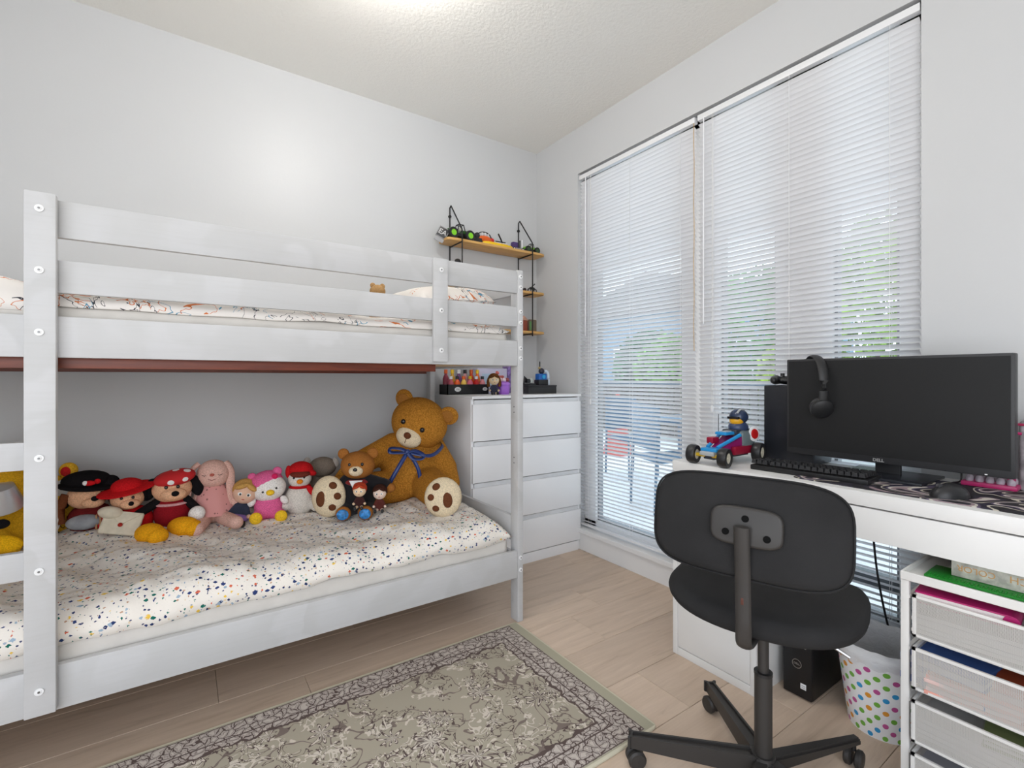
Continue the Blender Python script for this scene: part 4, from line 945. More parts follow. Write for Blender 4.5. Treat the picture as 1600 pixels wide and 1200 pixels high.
def wheel(name, parent, c, axis, r, wd, rim, tyre=BLACK):
    a = Vector(axis).normalized(); c = Vector(c)
    b = BM(); q = a.to_track_quat('Z', 'Y').to_matrix().to_4x4()
    lathe(b, [(r * .55, -wd / 2), (r * .92, -wd / 2), (r, -wd * .3), (r, wd * .3), (r * .92, wd / 2), (r * .55, wd / 2), (r * .55, -wd / 2)], 24, Matrix.Translation(c) @ q)
    w_ = obj(name, b, tyre, parent)
    b = BM(); cyl(b, c - a * wd * .42, c + a * wd * .42, r * .57, None, 20); cyl(b, c - a * wd * .5, c + a * wd * .5, r * .18, None, 12); obj('rim', b, rim, w_); return w_
GRN = plastic((0.22, 0.62, 0.02)); SH = 'toys on the top wall shelf'
def car(label, loc, rz, L, body, rim, rk=0.15, group=None, cat='toy car'):
    t = thing('toy_car', label, cat, loc, rz, group); r = L * rk
    for sx_ in (-1, 1):
        for sy in (-1, 1): wheel('wheel', t, (sx_ * L * 0.34, sy * L * 0.24, r), (0, 1, 0), r, L * 0.11, rim)
    qbox('chassis', t, BLACK, -L * .42, L * .42, -L * .14, L * .14, r * .7, r * 1.35, 0.003)
    qbox('hood', t, body, -L * .46, -L * .08, -L * .13, L * .13, r * 1.3, r * 1.9, 0.006)
    qbox('rear_deck', t, body, L * .10, L * .44, -L * .12, L * .12, r * 1.3, r * 2.0, 0.006)
    b = BM()
    for s in (-1, 1): tube(b, [(-L * .10, s * L * .12, r * 1.6), (-L * .02, s * L * .10, r * 3.0), (L * .16, s * L * .10, r * 3.0), (L * .22, s * L * .12, r * 1.7)], L * 0.018, 6)
    tube(b, [(-L * .02, -L * .10, r * 3.0), (-L * .02, L * .10, r * 3.0)], L * .018, 6); tube(b, [(L * .16, -L * .10, r * 3.0), (L * .16, L * .10, r * 3.0)], L * .018, 6)
    obj('roll_cage', b, BLACK, t)
    qell('driver', t, M((0.6, 0.57, 0.5), 0.5), (L * .06, 0, r * 2.2), L * 0.07); return t
ZS = 1.961
car('green and black toy truck with bright green wheel rims on the top shelf', (-0.695, -0.10, ZS), R(4), 0.18, plastic((0.02, 0.10, 0.01)), GRN, 0.19, group=SH)
car('small lime green racing toy at the right end of the top shelf', (-0.135, -0.105, ZS), R(2), 0.115, GRN, plastic((0.03, 0.08, 0.02)), 0.20, group=SH)
# black part bolted to the truck rear
t = thing('toy_engine', 'small black engine model beside the green toy truck', 'toy', (-0.575, -0.115, ZS), R(0), SH)
qbox('block', t, BLACK, -0.025, 0.035, -0.02, 0.02, 0, 0.035, 0.004); qcyl('drum', t, BLACK, (0.0, -0.02, 0.05), (0.0, 0.02, 0.05), 0.018); qbox('bumper', t, BLACK, 0.035, 0.05, -0.02, 0.02, 0.0, 0.022, 0.003)
# sign plate
t = thing('toy_sign', 'small grey plate sign with black letters hanging at the left end of the top shelf', 'sign', (-0.805, -0.105, 1.995), 0, SH)
t.rotation_euler = (0, R(28), R(-25))
SGN = M((0.30, 0.30, 0.31), 0.5)
qbox('plate', t, SGN, -0.034, 0.034, -0.004, 0.004, -0.034, 0.034, 0.002); qbox('plate_face', t, BLACK, -0.029, 0.029, -0.006, -0.004, -0.029, 0.029, 0.001)
text('lettering', 'EA', 0.045, M((0.6, 0.6, 0.6), 0.5), t, (0, -0.0065, 0), (R(90), 0, 0), 0.0006); qbox('lower_plate', t, SGN, -0.030, 0.030, -0.004, 0.004, -0.060, -0.036, 0.002)
# yellow plane / boat row
YEL = plastic((0.85, 0.55, 0.01)); ORG = plastic((0.75, 0.12, 0.01)); PUR = plastic((0.06, 0.03, 0.14))
t = thing('toy_boat', 'long flat yellow toy boat in the middle of the top shelf', 'toy', (-0.42, -0.12, ZS), R(2), SH)
b = BM(); prism(b, [(-0.13, 0.0), (-0.10, 0.026), (0.10, 0.026), (0.135, 0.0), (0.10, -0.026), (-0.10, -0.026)], 0.020, 0.004, 2); obj('hull', b, YEL, t); qbox('deck', t, plastic((0.8, 0.42, 0.01)), -0.08, 0.08, -0.015, 0.015, 0.018, 0.026, 0.002)
t = thing('toy_helicopter', 'small orange toy helicopter with dark frame above the yellow boat', 'toy', (-0.475, -0.055, ZS), R(2), SH); t.scale = (1.3, 1.2, 1.15)
qell('cabin', t, ORG, (0, 0, 0.048), (0.042, 0.022, 0.024)); qbox('base', t, BLACK, -0.04, 0.04, -0.015, 0.015, 0, 0.03, 0.003); qtube('rotor_frame', t, BLACK, smooth_path([(-0.045, 0, 0.05), (-0.03, 0, 0.083), (0, 0, 0.092), (0.03, 0, 0.083), (0.045, 0, 0.055)], 4), 0.003, 6)
for q in (-0.02, 0.0, 0.02): qcyl('cabin_strut', t, WHITE, (q, -0.01, 0.065), (q, -0.01, 0.086), 0.002, None, 6)
qell('tail', t, plastic((0.6, 0.02, 0.02)), (0.045, 0, 0.05), (0.014, 0.012, 0.016))
t = thing('toy_plane', 'small white toy plane with a black propeller on the top shelf', 'toy', (-0.345, -0.055, ZS), R(2), SH); t.scale = (1.25, 1.2, 1.2)
qbox('fuselage', t, WHITE, -0.05, 0.07, -0.014, 0.014, 0.018, 0.042, 0.006); qbox('wing', t, WHITE, -0.015, 0.02, -0.035, 0.035, 0.03, 0.035, 0.001); qtube('propeller', t, BLACK, [(-0.018, 0, 0.095), (0.0, 0, 0.065), (0.01, 0, 0.045)], 0.005, 8, flat=(1.3, .5)); qtube('propeller', t, BLACK, [(-0.035, 0, 0.05), (0.03, 0, 0.052)], 0.003, 8); qbox('stand', t, BLACK, -0.02, 0.02, -0.012, 0.012, 0, 0.02, 0.002)
t = thing('toy_rocket_truck', 'small purple and white toy vehicle between the boat and the lime racer', 'toy', (-0.245, -0.10, ZS), R(2), SH); t.scale = (1.2, 1.2, 1.45)
qbox('base', t, M((0.3, 0.28, 0.26), 0.5), -0.045, 0.045, -0.015, 0.015, 0.006, 0.016, 0.002); qbox('cab', t, PUR, -0.035, 0.0, -0.013, 0.013, 0.016, 0.042, 0.004); qcyl('mast', t, BLACK, (0.022, 0, 0.016), (0.022, 0, 0.055), 0.004); qcyl('mast', t, WHITE, (0.038, 0, 0.016), (0.038, 0, 0.06), 0.004)
for q in (-0.03, 0.03): wheel('wheel', t, (q, -0.016, 0.009), (0, 1, 0), 0.009, 0.006, WHITE)
# middle and lower tier
MS = 'toys on the lower wall shelves'
car('small dark red toy car on the middle wall shelf', (-0.225, -0.10, 1.691), R(3), 0.09, plastic((0.16, 0.015, 0.012)), plastic((0.05, 0.01, 0.01)), group=MS)
t = thing('toy_motorcycle', 'small black toy motorcycle at the right end of the middle wall shelf', 'toy', (-0.115, -0.10, 1.691), R(3), MS)
for q in (-0.026, 0.026): wheel('wheel', t, (q, 0, 0.017), (0, 1, 0), 0.017, 0.008, METAL)
qell('tank', t, BLACK, (0, 0, 0.035), (0.026, 0.008, 0.010)); qtube('handlebar', t, BLACK, [(-0.012, 0, 0.036), (0.012, 0, 0.058), (0.024, 0, 0.068)], 0.004, 6)
t = thing('toy_robot', 'small black toy with a bent arm at the left end of the middle wall shelf', 'toy', (-0.70, -0.09, 1.691), R(3), MS)
qbox('torso', t, BLACK, -0.022, 0.022, -0.015, 0.015, 0.0, 0.12, 0.004); qell('head', t, BLACK, (0.008, 0, 0.145), (0.022, 0.018, 0.018)); qtube('arm', t, BLACK, [(0.02, 0, 0.10), (0.05, 0, 0.13), (0.07, 0, 0.125)], 0.007, 8)
t = thing('toy_house', 'small red brown toy house on the bottom wall shelf', 'toy', (-0.205, -0.10, 1.421), R(3), MS)
qbox('walls', t, M((0.25, 0.05, 0.025), 0.6), -0.03, 0.03, -0.028, 0.028, 0, 0.075, 0.003); b = BM(); prism(b, [(-0.036, 0), (0.036, 0), (0, 0.03)], 0.06, 0, 2, TR((0, 0.03, 0.075), (R(90), 0, 0))); obj('roof', b, M((0.45, 0.25, 0.18), 0.6), t, smooth=False); qbox('doorway', t, BLACK, -0.03 - .001, -0.012, -0.0295, -0.026, 0.005, 0.04, 0.001)
t = thing('toy_block_house', 'grey green toy building on the bottom wall shelf beside the red one', 'toy', (-0.125, -0.10, 1.421), R(3), MS)
qbox('walls', t, M((0.17, 0.13, 0.09), 0.7), -0.032, 0.032, -0.026, 0.026, 0, 0.085, 0.008); qbox('green_panel', t, plastic((0.10, 0.26, 0.08)), -0.034, -0.018, -0.028, -0.024, 0.01, 0.07, 0.002)

# ------------------------------------------------------------------ things on the chest of drawers
CT = 'small things on the chest of drawers'
t = thing('storage_tray', 'long black tray with white round labels on the chest of drawers', 'tray', (-0.665, -0.125, 1.0), 0)
b = BM(); box(b, -0.145, 0.145, -0.055, 0.055, 0.0, 0.004); box(b, -0.145, 0.145, -0.055, -0.050, 0, 0.062); box(b, -0.145, 0.145, 0.050, 0.055, 0, 0.062); box(b, -0.145, -0.140, -0.055, 0.055, 0, 0.062); box(b, 0.140, 0.145, -0.055, 0.055, 0, 0.062)
obj('tray_body', b, BLACK, t, smooth=False)
for (px_, s) in ((-0.075, 1.0), (0.118, 0.8)):
    l = disc('label', t, M((0.78, 0.78, 0.78), 0.6), (px_, -0.0555, 0.032), (0, -1, 0), (0.022 * s, 0.014 * s), 0.0012, 0, label='white round label'); 
    text('label_mark', 'FN', 0.016 * s, BLACK, l, (0, 0, 0.0012), (0, 0, 0), 0.0003)
cols = [(0.30, 0.05, 0.08), (0.62, 0.35, 0.05), (0.16, 0.06, 0.20), (0.62, 0.30, 0.32), (0.72, 0.07, 0.01), (0.80, 0.16, 0.01), (0.55, 0.12, 0.16), (0.70, 0.10, 0.02), (0.78, 0.50, 0.10), (0.70, 0.16, 0.25), (0.60, 0.02, 0.02), (0.75, 0.25, 0.28)]
names = ['dark red', 'amber', 'dark purple', 'dusty pink', 'red orange', 'bright orange', 'wine red', 'deep orange', 'golden', 'rose pink', 'crimson', 'coral']
for i, (c, nm) in enumerate(zip(cols, names)):
    back = i < 6; j = i % 6
    x = -0.665 - 0.115 + j * 0.045 + (0.0 if back else 0.010); yy = -0.098 if back else -0.145; hh = 0.150 if back else 0.108
    t = thing('bottle', '%s small bottle in the %s row of the black tray' % (nm, 'back' if back else 'front'), 'bottle', (x, yy, 1.004), 0, 'bottles in the black tray')
    b = BM(); lathe(b, [(0.001, 0), (0.017, 0), (0.019, 0.006), (0.019, hh * .62), (0.013, hh * .74), (0.009, hh * .78), (0.009, hh * .86)], 14); obj('bottle_body', b, M(c, 0.25, 0, 0.12, 30), t)
    qcyl('cap', t, [ORG, YEL, WHITE, BLACK][i % 4], (0, 0, hh * .84), (0, 0, hh), 0.011, None, 12)
t = thing('gift_box', 'pale lavender box with pink print standing against the wall on the chest', 'box', (-0.425, -0.06, 1.0), 0)
PB = M((0.60, 0.58, 0.74), 0.5, 0, 0.05, 20); qbox('carton', t, PB, -0.125, 0.105, -0.03, 0.03, 0, 0.165, 0.002)
b = BM(); box(b, -0.09, 0.0, -0.0315, -0.030, 0.05, 0.13, 0.0005, 1); o = obj('printed_panel', b, M((0.45, 0.60, 0.75), 0.5), t, label='light blue printed panel'); 
b = BM()
for k in range(7): ell(b, (0.02 + (k % 3) * 0.022 + 0.004 * (k // 3), -0.031, 0.08 + (k // 3) * 0.028), (0.012, 0.002, 0.015), (0, R(20 * k), 0), 10, 6)
o = obj('printed_flowers', b, M((0.60, 0.14, 0.12), 0.6, 0, 0.3, 60), t, label='red printed flowers'); o['kind'] = 'stuff'
t = thing('gift_box', 'narrow purple patterned box beside the lavender box behind the bed post', 'box', (-0.285, -0.06, 1.0), 0)
qbox('carton', t, M((0.24, 0.16, 0.42), 0.5, 0, 0.5, 40), -0.028, 0.028, -0.03, 0.03, 0, 0.17, 0.002); qbox('lid', t, M((0.30, 0.20, 0.42), 0.5, 0, 0.4, 40), -0.030, 0.030, -0.032, 0.032, 0.17, 0.185, 0.002)
doll('small brown haired doll in a grey robe on the chest of drawers', (-0.555, -0.30, 1.0), R(-25), 0.135, (0.13, 0.05, 0.015), (0.04, 0.045, 0.08), (0.78, 0.60, 0.38), None, True, 'doll', 'figurine', None)
t = thing('purple_jar', 'purple round jar with a lid beside the doll on the chest of drawers', 'jar', (-0.475, -0.28, 1.0), 0)
b = BM(); lathe(b, [(0.001, 0), (0.036, 0), (0.040, 0.01), (0.042, 0.05), (0.038, 0.062), (0.001, 0.062)], 24); obj('jar_body', b, plastic((0.36, 0.13, 0.62)), t)
b = BM(); lathe(b, [(0.001, 0.080), (0.030, 0.078), (0.044, 0.070), (0.045, 0.060), (0.001, 0.060)], 24); obj('lid', b, plastic((0.42, 0.17, 0.68)), t)
for q, c in ((-0.025, (0.7, 0.5, 0.55)), (0.0, (0.75, 0.6, 0.65)), (0.024, (0.25, 0.05, 0.05))): qell('bead', t, plastic(c), (q, -0.01, 0.090), 0.013)
t = thing('storage_box', 'low black box on the chest of drawers near the window', 'box', (-0.205, -0.28, 1.0), 0)
qbox('box_body', t, plastic((0.018, 0.018, 0.02), 0.5), -0.115, 0.115, -0.055, 0.055, 0, 0.045, 0.003); qbox('lid', t, plastic((0.02, 0.02, 0.023), 0.5), -0.117, 0.117, -0.057, 0.057, 0.045, 0.055, 0.003)
t = thing('toy_machine', 'small blue toy robot with a white arch standing on the low black box', 'toy', (-0.165, -0.28, 1.055), 0)
qbox('base', t, BLACK, -0.05, 0.03, -0.025, 0.025, 0, 0.035, 0.004); BL = plastic((0.01, 0.10, 0.38)); qbox('body', t, BL, -0.045, 0.022, -0.02, 0.02, 0.03, 0.075, 0.005); qell('head', t, plastic((0.02, 0.02, 0.04)), (-0.008, 0, 0.092), (0.020, 0.018, 0.020)); qcyl('antenna', t, BLACK, (-0.022, 0, 0.10), (-0.022, 0, 0.155), 0.004, None, 8); qell('gold_knob', t, M((0.6, 0.45, 0.2), 0.3, 0.8), (-0.025, 0, 0.112), 0.009); qcyl('dial', t, plastic((0.02, 0.35, 0.65)), (-0.005, -0.024, 0.055), (-0.005, -0.019, 0.055), 0.013)
qtube('arch', t, plastic((0.60, 0.68, 0.78)), smooth_path([(0.012, 0, 0.092), (0.036, 0, 0.088), (0.048, 0, 0.06), (0.050, 0, 0.0)], 5), 0.010, 8)
t = thing('toy_wreck', 'small jumble of black and clear toy parts on the low black box', 'toy', (-0.275, -0.28, 1.055), 0)
qbox('base', t, BLACK, -0.045, 0.04, -0.02, 0.02, 0, 0.012, 0.002); qtube('arm', t, BLACK, [(-0.04, 0, 0.01), (-0.035, 0, 0.055), (-0.01, 0, 0.03)], 0.006, 8); qell('clear_part', t, plastic((0.45, 0.48, 0.46), 0.2), (0.012, -0.005, 0.028), (0.016, 0.012, 0.018)); qcyl('roller', t, BLACK, (-0.015, -0.02, 0.028), (-0.015, 0.02, 0.028), 0.014)

# ------------------------------------------------------------------ desk
DT = 0.772; DY0, DY1 = -1.552, -2.90
dk = thing('desk', 'white desk with a closed cabinet leg standing against the window wall', 'desk', (-0.26, -2.24, 0))
dl_ = lambda x: x + 0.26
def dq(name, x0, x1, y0, y1, z0, z1, bev=0.0015, mat=MDESK, label=None, parent=None): return qbox(name, parent or dk, mat, x0 + 0.26, x1 + 0.26, y0 + 2.24, y1 + 2.24, z0, z1, bev, label)
dq('desk_top', -0.500, -0.045, DY1, DY0, DT - 0.042, DT, 0.004)
dq('drawer_front', -0.498, -0.478, DY1, DY0, 0.634, DT - 0.046)
b = BM(); box(b, -0.455 + .26, -0.075 + .26, DY1 + 2.27, DY0 + 2.21, 0.655, DT - 0.06); obj('drawer_box', b, MDESK, dk, smooth=False)
# cabinet leg: carcass panels and an inset door
dq('side_panel', -0.496, -0.075, DY0 - 0.022, DY0 - 0.001, 0.0, 0.634); dq('side_panel', -0.496, -0.075, -1.893, -1.872, 0.0, 0.634)
dq('bottom_panel', -0.476, -0.075, -1.872, DY0 - 0.022, 0.03, 0.052); dq('kick_panel', -0.495, -0.480, -1.872, DY0 - 0.022, 0.0, 0.030)
dq('back_panel', -0.085, -0.075, -1.872, DY0 - 0.022, 0.03, 0.634)
dr = dq('door', -0.494, -0.478, -1.8705, DY0 - 0.0235, 0.0325, 0.630, 0.001)
dq('side_panel', -0.496, -0.075, DY1, DY1 + 0.021, 0.0, 0.634)

# ------------------------------------------------------------------ things on the desk
pm, n, b_ = new_mat('swirl_print'); v = coords(n)
f = noise_(n, v, 3.6, 1.0, 0.5, 1.6)
f2 = math_(n, 'FRACT', math_(n, 'MULTIPLY', f, 5.0))
n.links.new(ramp_(n, f2, [(0.0, (0.012, 0.010, 0.014)), (0.28, (0.55, 0.50, 0.42)), (0.36, (0.015, 0.012, 0.03)), (0.55, (0.10, 0.075, 0.13)), (0.62, (0.60, 0.56, 0.50)), (0.70, (0.30, 0.22, 0.24)), (0.80, (0.02, 0.018, 0.03))], 'CONSTANT'), b_.inputs['Base Color']); b_.inputs['Roughness'].default_value = 0.7
b = BM(); prism(b, superell(0.385, 0.165, 20, 60), 0.003, 0.001, 1); o = obj('desk_mat', b, pm); o.location = (-0.298, -2.375, DT); o.rotation_euler = (0, 0, R(90)); tag(o, 'large black and cream swirl patterned desk mat under the monitor and mouse', 'desk mat')
DZ = DT + 0.003
# monitor
mo = thing('monitor', 'large black computer monitor on the desk', 'monitor', (-0.19, -2.165, DZ), 0)
MBZ = plastic((0.022, 0.022, 0.024), 0.45)
pz0, pz1, ph = 0.818 - DZ, 1.171 - DZ, 0.305
qbox('housing', mo, MBZ, -0.028, 0.010, -ph, ph, pz0, pz1, 0.004)
b = BM(); box(b, 0.010, 0.030, -0.2, 0.2, pz0 + 0.06, pz1 - 0.06, 0.01); obj('rear_bulge', b, MBZ, mo)
scm = M((0.014, 0.014, 0.0145), 0.45, 0, 0.02, name='screen_black', spec=0.25)
qbox('screen', mo, scm, -0.0288, -0.0275, -ph + 0.008, ph - 0.008, pz0 + 0.022, pz1 - 0.008, 0.0)
text('brand_logo', 'DELL', 0.014, M((0.5, 0.5, 0.5), 0.3, 0.5), mo, (-0.0293, 0.012, pz0 + 0.010), (R(90), 0, R(-90)), 0.0004, label='grey DELL lettering', bold=0.0004)
qbox('power_light', mo, M((0.9, 0.9, 0.9), 0.2), -0.0292, -0.028, -ph + 0.055, -ph + 0.061, pz0 + 0.004, pz0 + 0.007, 0.0005)
b = BM(); box(b, 0.012, 0.028, -0.035, 0.035, 0.006, pz0 + 0.15, 0.003); obj('stand_neck', b, MBZ, mo)
stb = BM(); box(stb, -0.115, 0.105, -0.125, 0.115, 0.0, 0.008, 0.002); obj('stand_base', stb, M((0.02, 0.022, 0.028), 0.25), mo)
# headphones
hp = thing('headphones', 'black headphones hanging over the top left edge of the monitor', 'headphones', (-0.193, -1.945, 1.177), R(44))
HB = plastic((0.014, 0.014, 0.015), 0.5)
arc = [(-0.078, 0, -0.165), (-0.086, 0, -0.11), (-0.078, 0, -0.05), (-0.050, 0, -0.012), (0, 0, 0.004), (0.045, 0, -0.012), (0.064, 0, -0.05), (0.070, 0, -0.11), (0.060, 0, -0.150)]
hbm = BM(); tube(hbm, smooth_path(arc, 5), 0.0075, 12, None, (2.1, 0.75)); obj('headband', hbm, HB, hp)
for s in (-1, 1):
    cx_ = -0.066 if s < 0 else 0.052
    b = BM(); lathe(b, [(0.001, -0.014), (0.028, -0.014), (0.036, -0.008), (0.037, 0.004), (0.030, 0.014), (0.001, 0.014)], 28); e = obj('ear_cup', b, HB, hp); e.location = (cx_, 0, -0.185 if s < 0 else -0.17); e.rotation_euler = (R(0), R(90 + 28 * s), 0)
    b = BM(); t2 = bmesh.new(); lathe(b, [(0.018, 0.0), (0.030, 0.0), (0.034, 0.008), (0.028, 0.016), (0.018, 0.012)], 24); p = obj('ear_cushion', b, M((0.03, 0.03, 0.032), 0.7), e); p.location = (0, 0, 0.012 * (1 if s < 0 else -1)); 
# tower on the desk
tw = thing('pc_tower', 'black computer tower standing on the desk behind the monitor', 'computer', (-0.088, -1.843, DT), 0)
qbox('case', tw, plastic((0.020, 0.022, 0.028), 0.4), -0.085, 0.058, -0.095, 0.093, 0, 0.300, 0.004)
qbox('front_panel', tw, plastic((0.012, 0.013, 0.018), 0.35), -0.090, -0.085, -0.093, 0.091, 0.004, 0.297, 0.002)
gp = thing('game_controller', 'black game controller lying on the computer tower', 'game controller', (-0.110, -1.822, DT + 0.3), R(-60))
blob('shell', gp, plastic((0.012, 0.012, 0.013), 0.35), [('e', (0, 0, 0.020), (0.055, 0.034, 0.018)), ('c', (-0.052, 0, 0.022), (-0.062, -0.055, 0.020), 0.020, 0.014), ('c', (0.052, 0, 0.022), (0.062, -0.055, 0.020), 0.020, 0.014)], 0.004)
for q in (-0.028, 0.028): s = qcyl('thumbstick', gp, BLACK, (q, -0.005, 0.036), (q, -0.005, 0.048), 0.008, None, 14)
for q in (-0.04, 0.04): qell('bumper', gp, BLACK, (q, 0.028, 0.024), (0.018, 0.010, 0.008))
# keyboard
kb = thing('keyboard', 'black mechanical keyboard lying on the desk before the monitor', 'keyboard', (-0.352, -2.008, DT), R(93.5))
KW, KD = 0.355, 0.135
qbox('case', kb, BLACK, -KW / 2, KW / 2, -KD / 2, KD / 2, 0.0, 0.018, 0.004)
KM = plastic((0.014, 0.014, 0.016), 0.55); kmesh = {}
def key(x, y, wk):
    k = round(wk, 4)
    if k not in kmesh:
        b = BM(); t = bmesh.new(); bmesh.ops.create_cube(t, size=1)
        for v_ in t.verts:
            top = v_.co.z > 0; v_.co = Vector((v_.co.x * (wk - (0.0065 if top else 0.002)), v_.co.y * (0.0165 if not top else 0.0125), 0.0125 if top else 0.0))
        _add(b, t); me = bpy.data.meshes.new('key'); b.to_mesh(me); b.free(); me.materials.append(KM); kmesh[k] = me
    o = bpy.data.objects.new('key', kmesh[k]); COL.objects.link(o); o.parent = kb; o.location = (x, y, 0.018 + 0.0025 * (y / 0.06 + 1))
U_ = 0.0188
rows = [[1] * 15, [1] * 13 + [2], [1.5] + [1] * 12 + [1.5], [1.75] + [1] * 11 + [2.25], [2.25] + [1] * 10 + [2.75], [1.25, 1.25, 1.25, 6.25, 1.25, 1.25, 1.25, 1.25]]
for r_, row in enumerate(rows):
    y_ = KD / 2 - 0.014 - r_ * 0.0190 - (0.006 if r_ else 0); x_ = -KW / 2 + 0.008
    for wk in row: key(x_ + wk * U_ / 2, y_, wk * U_); x_ += wk * U_
    for q in range(3):
        if r_ in (0, 1, 2, 5) or (r_ == 4 and q == 1): key(-KW / 2 + 0.008 + 15.4 * U_ + q * U_ + U_ / 2 - 0.0 , y_, U_)
# mouse
ms = thing('mouse', 'black computer mouse on the patterned desk mat', 'mouse', (-0.385, -2.372, DZ), R(62))
b = BM(); ell(b, (0, 0, 0), (0.033, 0.052, 0.037), (0, 0, 0), 28, 18); bmesh.ops.bisect_plane(b, geom=b.verts[:] + b.edges[:] + b.faces[:], plane_co=(0, 0, 0), plane_no=(0, 0, 1), clear_inner=True)
bmesh.ops.holes_fill(b, edges=[e for e in b.edges if e.is_boundary])
obj('shell', b, plastic((0.016, 0.016, 0.018), 0.4), ms)
qcyl('scroll_wheel', ms, M((0.05, 0.05, 0.055), 0.3), (-0.004, 0.032, 0.030), (0.004, 0.032, 0.030), 0.007, None, 14)
qtube('button_seam', ms, BLACKG, [(0, 0.012, 0.0365), (0, 0.030, 0.0305), (0, 0.044, 0.0200)], 0.0012, 6)
# pink organiser tray
t = thing('bead_tray', 'pink tray with clear rounded compartments behind the mouse', 'tray', (-0.11, -2.405, DZ), 0)
PKP = M((0.55, 0.03, 0.16), 0.35, 0, 0.05, name='pink_plastic')
qbox('tray', t, PKP, -0.050, 0.045, -0.060, 0.062, 0, 0.014, 0.005)
CLR = M((0.50, 0.44, 0.50), 0.15, 0, 0.1, 30)
c0 = None
for i in range(2):
    for j in range(5):
        b = BM(); ell(b, (0, 0, 0), (0.014, 0.010, 0.014), (0, 0, 0), 14, 8)
        if c0 is None: c0 = obj('compartment', b, CLR, t, label='clear plastic compartment'); c0.location = (-0.028, -0.045, 0.020)
        else: b.free(); inst(c0, t, (-0.028 + i * 0.036, -0.045 + j * 0.0225, 0.020))
t = thing('storage_pouch', 'frosted grey mottled pouch standing at the right of the monitor', 'pouch', (-0.085, -2.515, DT), 0)
b = BM(); box(b, -0.03, 0.03, -0.055, 0.055, 0, 0.205, 0.012, 3)
obj('pouch_body', b, M((0.34, 0.33, 0.34), 0.5, 0, 0.35, 45, 0.5, 60), t); qbox('zip', t, plastic((0.45, 0.03, 0.10)), -0.034, 0.034, -0.050, 0.058, 0.190, 0.197, 0.002)
t = thing('pink_clip', 'small pink clip leaning behind the right edge of the monitor', 'clip', (-0.135, -2.452, DZ), 0)
qbox('clip_body', t, PKP, -0.008, 0.008, -0.006, 0.010, 0, 0.165, 0.003); qcyl('clip_pin', t, PKP, (0, -0.018, 0.165), (0, 0.008, 0.168), 0.004, None, 8)
cb = smooth_path([(-0.09, -2.33, DZ + 0.05), (-0.14, -2.34, DZ + 0.01), (-0.18, -2.33, DZ + 0.006), (-0.25, -2.335, DZ + 0.006), (-0.31, -2.345, DZ + 0.006), (-0.345, -2.352, DZ + 0.008)], 5)
b = BM(); tube(b, cb, 0.0025, 6); o = obj('mouse_cable', b, BLACK); tag(o, 'thin black mouse cable running under the monitor', 'cable')

# toy buggy -----------------------------------------------------------
bg_ = thing('toy_buggy', 'large magenta and blue toy racing buggy with a helmeted driver on the desk corner', 'toy car', (-0.37, -1.705, DT), 0)
CRW = plastic((0.62, 0.58, 0.46)); MAG = plastic((0.25, 0.01, 0.12)); MAG2 = plastic((0.30, 0.005, 0.03)); LB = plastic((0.02, 0.28, 0.62)); TEAL = plastic((0.16, 0.20, 0.21)); GLD = plastic((0.65, 0.42, 0.02)); DGR = plastic((0.03, 0.035, 0.05)); LG = plastic((0.42, 0.44, 0.45))
for (x, y, r) in ((-0.117, 0.064, 0.036), (-0.117, -0.066, 0.036), (0.115, -0.066, 0.038), (0.115, 0.064, 0.038)): wheel('wheel', bg_, (x, y, r), (-0.15, 1, 0), r, 0.032, CRW)
qbox('chassis', bg_, DGR, -0.115, 0.12, -0.022, 0.022, 0.022, 0.036, 0.003)
for s in (-1, 1): qcyl('axle_arm', bg_, GLD, (-0.112, s * 0.015, 0.036), (-0.117, s * 0.052, 0.036), 0.007, None, 10); qcyl('axle_arm', bg_, GLD, (0.11, s * 0.015, 0.036), (0.115, s * 0.052, 0.036), 0.006, None, 10)
qbox('front_bumper', bg_, LG, -0.130, -0.085, -0.030, 0.030, 0.036, 0.052, 0.004); qbox('front_block', bg_, LB, -0.118, -0.070, -0.034, 0.034, 0.050, 0.064, 0.005)
b = BM(); t2 = bmesh.new(); bmesh.ops.create_cube(t2, size=1)
for v_ in t2.verts:
    fr_ = v_.co.x < 0; tp = v_.co.z > 0; v_.co = Vector((-0.085 if fr_ else 0.055, v_.co.y * (0.036 if fr_ else 0.084), (0.060 if fr_ else 0.108) if tp else (0.036 if fr_ else 0.040)))
bmesh.ops.bevel(t2, geom=t2.edges[:], offset=0.004, segments=2, affect='EDGES'); _add(b, t2); obj('nose_body', b, MAG, bg_)
b = BM()
for s in (-1, 1): tube(b, [(-0.09, s * 0.020, 0.066), (0.03, s * 0.040, 0.108)], 0.007, 8)
obj('side_pipes', b, LB, bg_)['kind'] = 'stuff'
qbox('hood_panel', bg_, LB, -0.035, 0.045, -0.022, 0.026, 0.108, 0.120, 0.004); qbox('hood_stripe', bg_, LG, -0.02, 0.03, -0.010, 0.012, 0.119, 0.1225, 0.001); qbox('red_fin', bg_, MAG2, -0.070, -0.025, 0.012, 0.040, 0.075, 0.100, 0.005)
qbox('side_pod', bg_, MAG2, -0.02, 0.10, -0.050, -0.032, 0.034, 0.066, 0.006); qbox('rear_shell', bg_, TEAL, 0.040, 0.135, -0.048, 0.048, 0.046, 0.122, 0.018); qbox('black_frame', bg_, DGR, 0.02, 0.12, -0.030, 0.030, 0.108, 0.126, 0.005)
q = disc('roundel', bg_, WHITE, (0.112, -0.050, 0.108), (-0.2, -1, 0.1), (0.030, 0.030), 0.004); qell('roundel_centre', q, plastic((0.50, 0.01, 0.01)), (0, 0, 0.003), (0.020, 0.020, 0.003))
